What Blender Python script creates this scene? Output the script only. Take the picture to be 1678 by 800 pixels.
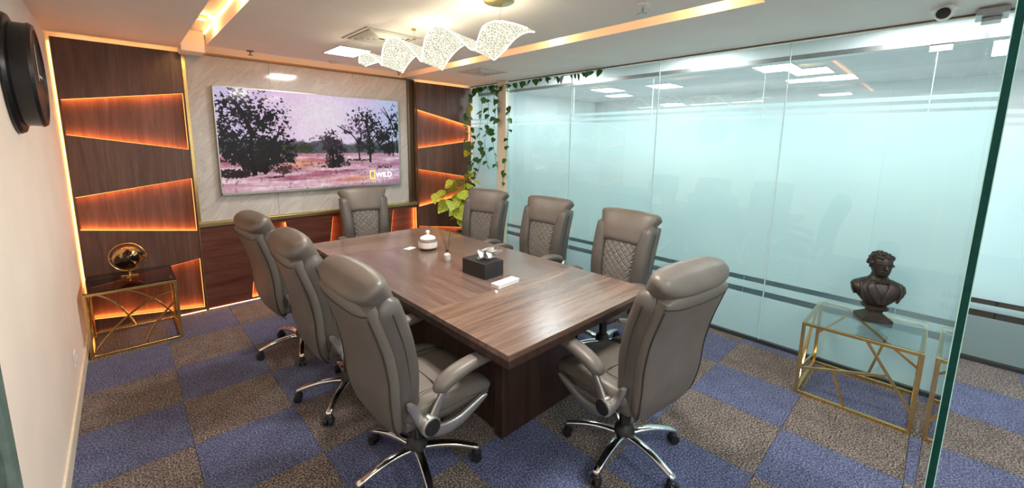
import bpy, bmesh, math, random
import numpy as np
from mathutils import Vector, Matrix
random.seed(7)
for o in list(bpy.data.objects): bpy.data.objects.remove(o)
SC = bpy.context.scene
COL = SC.collection
PI = math.pi

# ------------------------------------------------------------------ camera
def make_camera():
    yaw, pitch, roll, f, cx, cy, h = -0.7541, -0.1534, 0.0128, 670.3, 829.0, 337.35, 1.638
    fw = Vector((math.sin(-yaw)*math.cos(pitch), math.cos(yaw)*math.cos(pitch), math.sin(pitch)))
    rt = fw.cross(Vector((0, 0, 1))).normalized()
    up = rt.cross(fw)
    r2 = rt*math.cos(roll) + up*math.sin(roll)
    u2 = -rt*math.sin(roll) + up*math.cos(roll)
    cam = bpy.data.cameras.new('camera')
    co = bpy.data.objects.new('camera', cam)
    COL.objects.link(co)
    m = Matrix((r2, u2, -fw)).transposed().to_4x4()
    m.translation = (0, 0, h)
    co.matrix_world = m
    cam.sensor_fit = 'HORIZONTAL'
    cam.sensor_width = 36
    cam.lens = f/1678*36
    cam.shift_x = (839-cx)/1678
    cam.shift_y = (cy-400)/1678
    cam.clip_start = 0.02
    SC.camera = co
make_camera()

# ------------------------------------------------------------------ world, exposure
W = bpy.data.worlds.new('world'); SC.world = W; W.use_nodes = True
W.node_tree.nodes['Background'].inputs[0].default_value = (0.80, 0.9, 1.0, 1)
W.node_tree.nodes['Background'].inputs[1].default_value = 0.25
SC.view_settings.view_transform = 'Standard'
SC.view_settings.look = 'None'
SC.view_settings.gamma = 1
SC.view_settings.use_curve_mapping = False
SC.view_settings.exposure = 0.0
PANEL_POWER = 26.0        # emission of the square ceiling lights in the room
OFFICE_POWER = 9.0       # emission of the ceiling lights outside the glass
CHANDELIER_POWER = 1.3
LED_POWER = 70.0
COVE_POWER = 8.0

def area(name, loc, sx, sy, power, color, rot=(0, 0, 0)):
    l = bpy.data.lights.new(name, 'AREA'); l.shape = 'RECTANGLE'; l.size = sx; l.size_y = sy
    l.energy = power; l.color = color
    o = bpy.data.objects.new(name, l); COL.objects.link(o); o.location = loc; o.rotation_euler = rot
    return o
area('panel_light_glow', (1.555, 3.735, 2.405), .26, .36, 16, (1, .96, .9))
area('panel_light_glow', (1.555, 1.235, 2.405), .26, .36, 34, (1, .95, .88))
for (x, y) in ((4.24, .2), (4.24, 1.9), (4.24, 3.6)):  # unseen fill lamps added in the corridor to make the frosted film glow
    area('added_fill_glow', (x, y, 2.58), .5, .5, 10, (.93, .98, 1))
area('added_fill_glow', (2.2, -1.1, 2.58), .55, .55, 36, (1, .97, .93))  # ambient fill added on the entrance side, with the next lamp
area('added_fill_glow', (0.4, -1.1, 2.58), .55, .55, 30, (1, .94, .86))
for (x, y) in ((6.2, .2), (6.2, 1.6), (6.75, 3.4), (6.68, 4.4)):
    area('office_light_glow', (x, y, 2.58), .9, .5, 58, (.93, .98, 1))

# ------------------------------------------------------------------ node materials
def newmat(name):
    m = bpy.data.materials.new(name); m.use_nodes = True
    nt = m.node_tree
    return m, nt, nt.nodes['Principled BSDF']
def N(nt, typ, **kw):
    n = nt.nodes.new(typ)
    for k, v in kw.items():
        if k in n.inputs.keys(): n.inputs[k].default_value = v
        else: setattr(n, k, v)
    return n
def L(nt, a, b): nt.links.new(a, b)
def ramp(nt, fac, stops):
    r = nt.nodes.new('ShaderNodeValToRGB')
    e = r.color_ramp.elements
    while len(e) < len(stops): e.new(.5)
    for i, (p, c) in enumerate(stops):
        e[i].position = p; e[i].color = (*c, 1)
    L(nt, fac, r.inputs[0])
    return r.outputs[0]
def pos(nt, scale=(1, 1, 1), kind='pos', rot=(0, 0, 0)):
    mp = nt.nodes.new('ShaderNodeMapping')
    mp.inputs['Scale'].default_value = scale
    mp.inputs['Rotation'].default_value = rot
    if kind == 'pos':
        g = nt.nodes.new('ShaderNodeNewGeometry'); L(nt, g.outputs['Position'], mp.inputs[0])
    else:
        g = nt.nodes.new('ShaderNodeTexCoord'); L(nt, g.outputs['Object'], mp.inputs[0])
    return mp.outputs[0]
def simple(name, col, rough=.5, metal=0, bump=0, bscale=60, spec=None, coat=0, kind='obj', vary=.08):
    m, nt, p = newmat(name)
    n = N(nt, 'ShaderNodeTexNoise', Scale=bscale, Detail=4)
    L(nt, pos(nt, kind=kind), n.inputs['Vector'])
    c2 = tuple(min(1, c*(1+vary)) for c in col); c1 = tuple(c*(1-vary) for c in col)
    L(nt, ramp(nt, n.outputs['Fac'], [(.3, c1), (.7, c2)]), p.inputs['Base Color'])
    p.inputs['Roughness'].default_value = rough
    p.inputs['Metallic'].default_value = metal
    if spec is not None: p.inputs['Specular IOR Level'].default_value = spec
    if coat:
        p.inputs['Coat Weight'].default_value = coat; p.inputs['Coat Roughness'].default_value = .06
    if bump:
        b = N(nt, 'ShaderNodeBump', Strength=bump, Distance=.002)
        L(nt, n.outputs['Fac'], b.inputs['Height']); L(nt, b.outputs[0], p.inputs['Normal'])
    return m
def emit(name, col, s):
    m, nt, p = newmat(name)
    p.inputs['Base Color'].default_value = (*col, 1)
    p.inputs['Emission Color'].default_value = (*col, 1)
    p.inputs['Emission Strength'].default_value = s
    return m
def wood(name, cols, axis, rough=.35, scale=1.0, coat=0, spec=.5, fine=1.0):
    # axis = direction of the grain
    m, nt, p = newmat(name)
    s = {'x': (1.2, 16, 16), 'y': (16, 1.2, 16), 'z': (16, 16, 1.0)}[axis]
    s = tuple(v*scale for v in s)
    v = pos(nt, s)
    a = N(nt, 'ShaderNodeTexNoise', Scale=1.3, Detail=6, Roughness=.6, Distortion=.6)
    L(nt, v, a.inputs['Vector'])
    s2 = tuple(q*(7 if q < 5 else 9) for q in s)
    b = N(nt, 'ShaderNodeTexNoise', Scale=1.0, Detail=3)
    L(nt, pos(nt, s2), b.inputs['Vector'])
    mx = N(nt, 'ShaderNodeMath', operation='MULTIPLY_ADD')
    L(nt, b.outputs['Fac'], mx.inputs[0]); mx.inputs[1].default_value = .35*fine
    L(nt, a.outputs['Fac'], mx.inputs[2])
    L(nt, ramp(nt, mx.outputs[0], [(.42, cols[0]), (.62, cols[1]), (.85, cols[2])]), p.inputs['Base Color'])
    p.inputs['Roughness'].default_value = rough
    p.inputs['Specular IOR Level'].default_value = spec
    if coat:
        p.inputs['Coat Weight'].default_value = coat; p.inputs['Coat Roughness'].default_value = .20
    bp = N(nt, 'ShaderNodeBump', Strength=.12, Distance=.001)
    L(nt, mx.outputs[0], bp.inputs['Height']); L(nt, bp.outputs[0], p.inputs['Normal'])
    return m
def thin_glass(name, tint, rough=0.0, refl=1.0, tr=1.0):
    m, nt, p = newmat(name)
    nt.nodes.remove(p)
    out = nt.nodes['Material Output']
    t = N(nt, 'ShaderNodeBsdfTransparent'); t.inputs[0].default_value = (*tint, 1)
    g = N(nt, 'ShaderNodeBsdfGlossy'); g.inputs['Roughness'].default_value = rough
    g.inputs[0].default_value = (refl, refl, refl, 1)
    f = N(nt, 'ShaderNodeFresnel')
    ge = nt.nodes.new('ShaderNodeNewGeometry'); io = N(nt, 'ShaderNodeMix')      # same index from both sides of the sheet
    io.inputs[2].default_value = 1.5; io.inputs[3].default_value = 1/1.5
    L(nt, ge.outputs['Backfacing'], io.inputs[0]); L(nt, io.outputs[0], f.inputs['IOR'])
    n = N(nt, 'ShaderNodeTexNoise', Scale=.8, Detail=1)
    L(nt, pos(nt), n.inputs['Vector'])
    b = N(nt, 'ShaderNodeBump', Strength=.02, Distance=.002)
    L(nt, n.outputs['Fac'], b.inputs['Height']); L(nt, b.outputs[0], g.inputs['Normal'])
    mx = N(nt, 'ShaderNodeMixShader')
    L(nt, f.outputs[0], mx.inputs[0]); L(nt, t.outputs[0], mx.inputs[1]); L(nt, g.outputs[0], mx.inputs[2])
    L(nt, mx.outputs[0], out.inputs[0])
    return m
def carpet(name, cols):
    m, nt, p = newmat(name)
    a = N(nt, 'ShaderNodeTexNoise', Scale=110, Detail=2, Roughness=.75)
    L(nt, pos(nt), a.inputs['Vector'])
    b = N(nt, 'ShaderNodeTexNoise', Scale=9, Detail=3)
    L(nt, pos(nt), b.inputs['Vector'])
    mx = N(nt, 'ShaderNodeMath', operation='MULTIPLY_ADD')
    L(nt, b.outputs['Fac'], mx.inputs[0]); mx.inputs[1].default_value = .12; L(nt, a.outputs['Fac'], mx.inputs[2])
    L(nt, ramp(nt, mx.outputs[0], [(.44, cols[0]), (.555, cols[1]), (.67, cols[2])]), p.inputs['Base Color'])
    p.inputs['Roughness'].default_value = .95
    p.inputs['Specular IOR Level'].default_value = .1
    p.inputs['Sheen Weight'].default_value = .15
    bp = N(nt, 'ShaderNodeBump', Strength=.7, Distance=.004)
    L(nt, a.outputs['Fac'], bp.inputs['Height']); L(nt, bp.outputs[0], p.inputs['Normal'])
    return m
def marble(name):
    m, nt, p = newmat(name)
    v0 = pos(nt, rot=(0, .85, 0)); mp = nt.nodes.new('ShaderNodeMapping'); mp.inputs['Scale'].default_value = (1.0, 1, 6.5)
    L(nt, v0, mp.inputs[0]); v = mp.outputs[0]
    w = N(nt, 'ShaderNodeTexNoise', Scale=1.6, Detail=7, Roughness=.62, Distortion=1.6); L(nt, v, w.inputs['Vector'])
    d = N(nt, 'ShaderNodeTexNoise', Scale=2.0, Detail=4); L(nt, pos(nt), d.inputs['Vector'])
    vein = ramp(nt, w.outputs['Fac'], [(.36, (.50, .485, .475)), (.47, (.55, .535, .525)), (.500, (.45, .435, .425)), (.53, (.56, .545, .53)), (.7, (.62, .60, .585))])
    cl = ramp(nt, d.outputs['Fac'], [(.3, (.88, .87, .86)), (.65, (1, 1, 1))])
    mx = N(nt, 'ShaderNodeMix', data_type='RGBA', blend_type='MULTIPLY'); mx.inputs[0].default_value = 1
    L(nt, vein, mx.inputs[6]); L(nt, cl, mx.inputs[7]); L(nt, mx.outputs[2], p.inputs['Base Color'])
    p.inputs['Roughness'].default_value = .09
    return m
def leather(name, c, quilt=False):
    m, nt, p = newmat(name)
    v = pos(nt, kind='obj')
    a = N(nt, 'ShaderNodeTexNoise', Scale=7, Detail=3); L(nt, v, a.inputs['Vector'])
    g = N(nt, 'ShaderNodeTexVoronoi', Scale=260); L(nt, v, g.inputs['Vector'])
    L(nt, ramp(nt, a.outputs['Fac'], [(.3, tuple(x*.88 for x in c)), (.7, tuple(x*1.1 for x in c))]), p.inputs['Base Color'])
    p.inputs['Roughness'].default_value = .42
    b = N(nt, 'ShaderNodeBump', Strength=.18, Distance=.001); L(nt, g.outputs['Distance'], b.inputs['Height'])
    if quilt:
        q = N(nt, 'ShaderNodeTexVoronoi', Scale=24.0, feature='DISTANCE_TO_EDGE'); q.inputs['Randomness'].default_value = 0.12
        L(nt, pos(nt, (1, .2, 1), 'obj', (0, .78, 0)), q.inputs['Vector'])
        mr = N(nt, 'ShaderNodeMapRange'); mr.inputs['From Max'].default_value = .2; mr.interpolation_type = 'SMOOTHSTEP'
        L(nt, q.outputs['Distance'], mr.inputs[0])
        b2 = N(nt, 'ShaderNodeBump', Strength=.8, Distance=.008); L(nt, mr.outputs[0], b2.inputs['Height'])
        L(nt, b.outputs[0], b2.inputs['Normal']); b = b2
    L(nt, b.outputs[0], p.inputs['Normal'])
    return m

M = {}
M['ceiling'] = simple('ceiling_paint', (.80, .745, .69), .8, bscale=3, vary=.03, kind='pos')
M['cove'] = simple('cove_paint', (.80, .74, .66), .7, bscale=3, vary=.02, kind='pos')
M['wall'] = simple('cream_wall_paint', (.88, .80, .72), .7, bscale=3, vary=.03, kind='pos')
M['white_wall'] = simple('white_wall_paint', (.78, .82, .82), .7, bscale=3, vary=.03, kind='pos')
M['office_ceiling'] = simple('office_ceiling_paint', (.55, .58, .58), .8, bscale=3, vary=.03, kind='pos')
M['panel_wood'] = wood('dark_walnut_vertical', ((.058, .024, .016), (.100, .046, .032), (.155, .078, .056)), 'z', .32)
M['base_wood'] = wood('red_walnut_horizontal', ((.052, .015, .010), (.095, .030, .020), (.14, .052, .036)), 'x', .32)
M['table_wood'] = wood('table_walnut', ((.075, .040, .029), (.135, .078, .058), (.23, .15, .115)), 'x', .27, scale=.75, coat=.6)
M['table_centre'] = wood('table_centre_veneer', ((.10, .064, .053), (.145, .097, .082), (.20, .14, .12)), 'y', .24, scale=.75, coat=.5, fine=.5)
M['dark_wood'] = wood('dark_pedestal_wood', ((.018, .009, .006), (.034, .016, .011), (.06, .03, .022)), 'z', .35)
M['marble'] = marble('grey_marble')
M['gold'] = simple('brushed_gold', (.80, .56, .22), .22, 1, vary=.06)
M['bronze'] = simple('dark_bronze', (.22, .15, .08), .35, .9, vary=.08)
M['recess'] = simple('recess_brown', (.07, .04, .025), .4, vary=.08, kind='pos')
M['chrome'] = simple('chrome', (.82, .82, .82), .12, 1, vary=.03)
M['silver'] = simple('satin_silver', (.50, .49, .47), .32, .9, vary=.04)
M['plastic'] = simple('black_plastic', (.012, .012, .013), .4, vary=.1)
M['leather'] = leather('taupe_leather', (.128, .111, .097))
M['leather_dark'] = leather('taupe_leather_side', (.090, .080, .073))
M['quilt'] = leather('quilted_leather', (.165, .148, .135), True)
M['piping'] = simple('dark_piping', (.035, .03, .028), .5)
M['blue'] = carpet('blue_carpet', ((.026, .030, .068), (.068, .080, .166), (.19, .215, .345)))
M['brown'] = carpet('brown_carpet', ((.024, .017, .016), (.100, .077, .070), (.34, .29, .26)))
M['underlay'] = simple('carpet_joint', (.03, .03, .04), .9)
M['glass'] = thin_glass('clear_glass', (.955, .985, .98))
M['glass_edge'] = simple('green_glass_edge', (.003, .040, .034), .45, vary=.2, spec=.12)
M['glass_rim'] = simple('pale_glass_arris', (.35, .62, .55), .2)
M['joint'] = simple('silicone_joint', (.62, .75, .75), .4)
M['channel'] = simple('dark_channel', (.06, .065, .07), .4, .5)
M['steel'] = simple('satin_steel', (.35, .34, .33), .35, .7)
M['white_metal'] = simple('white_enamel', (.75, .74, .72), .4)
M['vent'] = simple('vent_white', (.66, .60, .52), .5)
M['vent_dark'] = simple('vent_shadow', (.04, .035, .03), .8)
M['panel_emit'] = emit('light_diffuser', (1, .97, .93), PANEL_POWER)
M['office_emit'] = emit('office_diffuser', (.95, .99, 1), OFFICE_POWER)
M['led'] = emit('orange_led', (1, .30, .055), LED_POWER)
M['led_line'] = emit('orange_diffuser_line', (1, .34, .085), 2.2)
M['led_edge'] = emit('amber_edge_led', (1, .50, .17), 7.0)
M['led_soft'] = emit('amber_led', (1, .42, .12), COVE_POWER)
M['spot'] = emit('spot_lens', (1, .72, .30), 30)
M['black_gloss'] = simple('black_gloss', (.010, .010, .011), .32)
M['bust'] = simple('dark_bronze_cast', (.035, .026, .022), .42, .3, bump=.4, bscale=30, vary=.25)
M['leaf'] = simple('pothos_green', (.035, .13, .025), .4, vary=.5, bscale=9)
M['leaf_light'] = simple('pothos_yellow', (.38, .46, .05), .4, vary=.45, bscale=9)
M['stem'] = simple('vine_stem', (.12, .15, .03), .6)
M['soil'] = simple('soil', (.03, .02, .012), .9, bump=.5)
M['paper'] = simple('white_paper', (.80, .80, .79), .7, vary=.02)
M['top_glass'] = thin_glass('console_glass', (.93, .97, .97))
M['dark_glass'] = thin_glass('smoked_glass', (.38, .30, .28))
M['tissue_box'] = simple('black_box', (.02, .02, .022), .35)
M['label'] = simple('pale_label', (.75, .68, .64), .5)
M['reed'] = simple('reed', (.10, .05, .03), .6)
M['grille_gold'] = simple('antique_gold', (.55, .42, .17), .3, 1)

def film():
    m, nt, p = newmat('frosted_film'); nt.nodes.remove(p)
    out = nt.nodes['Material Output']
    n = N(nt, 'ShaderNodeTexNoise', Scale=1.5, Detail=2); L(nt, pos(nt), n.inputs['Vector'])
    c = ramp(nt, n.outputs['Fac'], [(.3, (.77, .885, .90)), (.7, (.82, .92, .925))])
    t = N(nt, 'ShaderNodeBsdfTranslucent'); d = N(nt, 'ShaderNodeBsdfDiffuse')
    L(nt, c, t.inputs[0]); L(nt, c, d.inputs[0])
    mx = N(nt, 'ShaderNodeMixShader'); mx.inputs[0].default_value = .32
    L(nt, t.outputs[0], mx.inputs[1]); L(nt, d.outputs[0], mx.inputs[2])
    L(nt, mx.outputs[0], out.inputs[0])
    return m
M['film'] = film()
def crystal():
    m, nt, p = newmat('cracked_acrylic'); nt.nodes.remove(p)
    out = nt.nodes['Material Output']
    v = N(nt, 'ShaderNodeTexVoronoi', Scale=60, feature='DISTANCE_TO_EDGE'); L(nt, pos(nt), v.inputs['Vector'])
    c = ramp(nt, v.outputs['Distance'], [(.03, (1, .99, .86)), (.10, (.80, .77, .58)), (.22, (.40, .38, .27))])
    e = N(nt, 'ShaderNodeEmission'); e.inputs[1].default_value = CHANDELIER_POWER; L(nt, c, e.inputs[0])
    t = N(nt, 'ShaderNodeBsdfTransparent'); t.inputs[0].default_value = (.95, .95, .9, 1)
    mx = N(nt, 'ShaderNodeMixShader'); mx.inputs[0].default_value = .78
    L(nt, t.outputs[0], mx.inputs[1]); L(nt, e.outputs[0], mx.inputs[2]); L(nt, mx.outputs[0], out.inputs[0])
    return m
M['crystal'] = crystal()
M['crystal_edge'] = emit('lit_acrylic_edge', (1, .93, .72), 2.6)

# ------------------------------------------------------------------ mesh helpers
class MB:
    def __init__(s): s.v = []; s.f = []
    def add(s, vs, fs):
        b = len(s.v); s.v += [tuple(v) for v in vs]; s.f += [tuple(i+b for i in f) for f in fs]; return s
    def box(s, x0, x1, y0, y1, z0, z1):
        vs = [(x, y, z) for z in (z0, z1) for y in (y0, y1) for x in (x0, x1)]
        return s.add(vs, [(0, 2, 3, 1), (4, 5, 7, 6), (0, 1, 5, 4), (2, 6, 7, 3), (0, 4, 6, 2), (1, 3, 7, 5)])
    def prism(s, poly, y0, y1, plane='xz'):
        n = len(poly)
        if plane == 'xz': vs = [(a, y0, b) for a, b in poly] + [(a, y1, b) for a, b in poly]
        elif plane == 'yz': vs = [(y0, a, b) for a, b in poly] + [(y1, a, b) for a, b in poly]
        else: vs = [(a, b, y0) for a, b in poly] + [(a, b, y1) for a, b in poly]
        fs = [tuple(range(n)), tuple(range(2*n-1, n-1, -1))] + [(i, i+n, (i+1) % n+n, (i+1) % n) for i in range(n)]
        return s.add(vs, fs)
    def bar(s, a, b, w, h=None, up=(0, 0, 1)):
        a = Vector(a); b = Vector(b); d = (b-a).normalized(); h = h or w
        u = Vector(up)
        if abs(d.dot(u)) > .98: u = Vector((0, 1, 0))
        r = d.cross(u).normalized(); u = r.cross(d)
        vs = []
        for p in (a, b):
            for i, j in ((-1, -1), (1, -1), (1, 1), (-1, 1)): vs.append(p + r*i*w/2 + u*j*h/2)
        return s.add(vs, [(0, 3, 2, 1), (4, 5, 6, 7), (0, 1, 5, 4), (1, 2, 6, 5), (2, 3, 7, 6), (3, 0, 4, 7)])
    def tube(s, pts, r, n=8, closed=False):
        pts = [Vector(p) for p in pts]; m = len(pts)
        rs = r if isinstance(r, (list, tuple)) else [r]*m
        rings = []; u = None
        for i, p in enumerate(pts):
            a = pts[(i-1) % m] if (closed or i > 0) else p
            b = pts[(i+1) % m] if (closed or i < m-1) else p
            d = (b-a).normalized()
            if u is None:
                u = Vector((0, 0, 1)) if abs(d.z) < .9 else Vector((1, 0, 0))
            u = (u - d*u.dot(d)).normalized(); w = d.cross(u)
            rings.append([p + (u*math.cos(2*PI*k/n) + w*math.sin(2*PI*k/n))*rs[i] for k in range(n)])
        vs = [v for q in rings for v in q]; fs = []
        for i in range(m if closed else m-1):
            j = (i+1) % m
            for k in range(n): fs.append((i*n+k, i*n+(k+1) % n, j*n+(k+1) % n, j*n+k))
        if not closed: fs += [tuple(range(n-1, -1, -1)), tuple(range((m-1)*n, m*n))]
        return s.add(vs, fs)
    def lathe(s, prof, c=(0, 0, 0), n=24, axis='z'):
        vs = []; c = Vector(c)
        for r, h in prof:
            for k in range(n):
                a = 2*PI*k/n
                q = {'z': (r*math.cos(a), r*math.sin(a), h), 'x': (h, r*math.cos(a), r*math.sin(a)), 'y': (r*math.cos(a), h, r*math.sin(a))}[axis]
                vs.append(c + Vector(q))
        fs = []
        m = len(prof)
        for i in range(m-1):
            for k in range(n): fs.append((i*n+k, i*n+(k+1) % n, (i+1)*n+(k+1) % n, (i+1)*n+k))
        fs += [tuple(range(n-1, -1, -1)), tuple(range((m-1)*n, m*n))]
        return s.add(vs, fs)
    def loft(s, st, n=28):
        """st: list of (centre, axis_a, axis_b, a, b, exponent)"""
        vs = []
        for c, A, B, a, b, e in st:
            c = Vector(c); A = Vector(A); B = Vector(B)
            for k in range(n):
                t = 2*PI*k/n; cc = math.cos(t); ss = math.sin(t)
                x = a*math.copysign(abs(cc)**(2/e), cc); y = b*math.copysign(abs(ss)**(2/e), ss)
                vs.append(c + A*x + B*y)
        fs = []; m = len(st)
        for i in range(m-1):
            for k in range(n): fs.append((i*n+k, i*n+(k+1) % n, (i+1)*n+(k+1) % n, (i+1)*n+k))
        fs += [tuple(range(n-1, -1, -1)), tuple(range((m-1)*n, m*n))]
        return s.add(vs, fs)
    def build(s, name, mat, parent=None, smooth=False, bevel=0, loc=None):
        me = bpy.data.meshes.new(name)
        me.from_pydata(s.v, [], s.f)
        bm = bmesh.new(); bm.from_mesh(me)
        if bevel:
            bmesh.ops.bevel(bm, geom=bm.edges[:], offset=bevel, segments=2, profile=.5, affect='EDGES', clamp_overlap=True)
        bmesh.ops.recalc_face_normals(bm, faces=bm.faces[:])
        bm.to_mesh(me); bm.free()
        me.materials.append(M[mat] if isinstance(mat, str) else mat)
        if smooth:
            me.polygons.foreach_set('use_smooth', [True]*len(me.polygons))
            me.set_sharp_from_angle(angle=math.radians(smooth if smooth > 1 else 40))
        o = bpy.data.objects.new(name, me); COL.objects.link(o)
        if parent: o.parent = parent
        if loc: o.location = loc
        return o
def tag(o, label=None, cat=None, group=None, kind=None):
    if label: o['label'] = label
    if cat: o['category'] = cat
    if group: o['group'] = group
    if kind: o['kind'] = kind
    return o
def empty(name, loc=(0, 0, 0), rz=0, **kw):
    o = bpy.data.objects.new(name, None); COL.objects.link(o); o.location = loc; o.rotation_euler = (0, 0, rz)
    o.empty_display_size = .1
    return tag(o, **kw)
def kids(o): return [c for c in bpy.data.objects if c.parent == o]
def copy_tree(o, parent=None, tbl=None):
    c = o.copy(); COL.objects.link(c); c.parent = parent
    for ch in kids(o): copy_tree(ch, c)
    return c
def struct(o): o['kind'] = 'structure'; return o

XL, XG, YB, YF, ZC = -.33, 3.773, 4.776, -.07, 2.42
X2 = 4.71                       # second glass wall across the corridor
XO, YN, YFAR = 8.6, -2.3, 6.0   # office extents

# ------------------------------------------------------------------ floor with carpet tiles
fl = struct(MB().box(XL-.1, XO, YN, YFAR, -.06, -.006).build('floor', 'underlay'))
MB().box(5.701, XO, YN, YFAR, -.0059, 0).build('office_flooring', simple('pale_vinyl', (.45, .47, .48), .5), fl)
XT = [-.345, .145, .64, 1.15, 1.66, 2.17, 2.685, 3.17, 3.665, 4.185, 4.70, 5.2, 5.7]
YT = [5.13, 4.62, 4.11, 3.605, 3.10, 2.59, 2.07, 1.54, 1.0, .47, -.05, -.56, -1.07, -1.58]
cube = {}
for c in ('blue', 'brown'):
    t = MB().box(0, 1, 0, 1, -.006, 0)
    o = t.build('carpet_tile', c, fl); cube[c] = o
first = {'blue': True, 'brown': True}
for i in range(len(XT)-1):
    for j in range(len(YT)-1):
        c = 'brown' if (i+j+1) % 2 == 0 else 'blue'     # i=1,j=2 is brown
        if first[c]: o = cube[c]; first[c] = False
        else: o = cube[c].copy(); COL.objects.link(o); o.parent = fl
        g = .0012
        x0 = max(XT[i], XL)+g; x1 = XT[i+1]-g; y1 = YT[j]-g; y0 = YT[j+1]+g
        if i < 8: y1 = min(y1, YB)
        o.location = (x0, y0, 0); o.scale = (x1-x0, y1-y0, 1)

# ------------------------------------------------------------------ walls
struct(MB().box(XL-.1, XL, YN, YB+.1, 0, 2.75).build('wall_left', 'wall'))
wb = struct(MB().box(XL, XG+.03, YB, YB+.1, 0, 2.6).build('wall_back', 'wall'))
struct(MB().box(XG+.03, XO, YFAR, YFAR+.1, 0, 2.8).build('wall_corridor_back', 'white_wall'))
struct(MB().box(XO, XO+.1, YN, YFAR+.1, 0, 2.8).build('wall_office', 'white_wall'))
struct(MB().box(XL-.1, XO+.1, YN-.1, YN, 0, 2.8).build('wall_front', 'white_wall'))
struct(MB().box(XG+.03, XG+.13, YB, YFAR, 0, 2.6).build('wall_corridor_side', 'white_wall'))
b = MB().box(XL, XL+.012, .9, 4.70, 0, .10).build('baseboard_left', simple('cream_skirting', (.78, .72, .58), .5), bevel=.003); struct(b)

# ------------------------------------------------------------------ ceiling: flat slab cut by a rectangular light cove
cm = MB()
T = 2.54
xa, xb, xc, xd = .455, .62, 2.49, 2.67
ya, yb_, yc, yd = .78, .92, 4.40, 4.47
cm.box(XL, xa, YF-.03, YB, ZC, T+.02)                 # left of the cove
cm.box(xd, XG+.06, YF-.03, YB, ZC, T+.02)            # right of the cove
cm.box(xa, xd, YF-.03, ya, ZC, T+.02)                 # near side
cm.box(xb, xc, yb_, yc, ZC, T+.02)                    # centre raft
cm.box(xa, xb, 4.47, YB, ZC-.05, T+.02)               # boxed end above the left panelling
cm.box(xa-.1, xd+.1, ya-.1, YB, T, T+.02)             # lid
struct(cm.build('ceiling', 'ceiling'))
struct(MB().box(XG+.06, XO, YN, YFAR, 2.62, 2.66).build('ceiling_corridor', 'office_ceiling'))
struct(MB().box(XL, XG+.06, YN, YF-.03, 2.62, 2.66).build('ceiling_entrance', 'office_ceiling'))
struct(MB().box(XG+.03, XG+.06, YF-.03, YB, ZC-.0, 2.62).build('trim_1', 'white_wall'))
struct(MB().box(X2-.03, X2+.05, YN, YFAR, 2.475, 2.62).build('trim_2', 'white_wall'))
# LED lines of the cove: each on the raft side of its slot, and along the back
def led_thing(name, mb, label, group=None, mat='led_soft'):
    o = mb.build(name, mat); return tag(o, label, 'light strip', group)
led_thing('cove_light_strip', MB().box(xb-.012, xb, yb_, yc, T-.03, T-.012), 'amber light strip hidden in the left slot of the ceiling cove')
led_thing('cove_light_strip', MB().box(xc, xc+.012, yb_, yc, T-.03, T-.012), 'long amber light strip in the right slot of the ceiling cove')
led_thing('cove_light_strip', MB().box(xb, xc, yc, yc+.012, T-.03, T-.012), 'amber light strip in the ceiling cove above the marble wall')
led_thing('cove_light_strip', MB().box(xb, xc, yb_-.012, yb_, T-.03, T-.012), 'amber light strip in the near end of the ceiling cove')
SPOTS = [(2.60, 2.26, 'cove spotlight in the right slot, level with the chandelier canopy'), (2.60, 3.50, 'cove spotlight in the right slot beside the far air vent'),
         (2.58, 1.05, 'cove spotlight at the near end of the right slot'), (.54, 3.90, 'cove spotlight in the left slot near the wood panelling'), (.54, 2.95, 'cove spotlight in the left slot at the top edge of the view')]
for x, y, lab in SPOTS:
    e = empty('cove_spotlight', (x, y, T), label='small round amber ' + lab, cat='spotlight')
    MB().lathe([(.030, 0), (.030, -.018), (.024, -.022)], n=18).build('housing', 'gold', e, smooth=1)
    MB().lathe([(.022, -.0225), (.018, -.026)], n=18).build('lens', 'spot', e)
    s = bpy.data.lights.new('cove_spotlight_glow', 'POINT'); s.energy = 2.2; s.color = (1, .62, .25); s.shadow_soft_size = .02
    so = bpy.data.objects.new('cove_spotlight_glow', s); COL.objects.link(so); so.parent = e; so.location = (0, 0, -.05)

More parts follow.
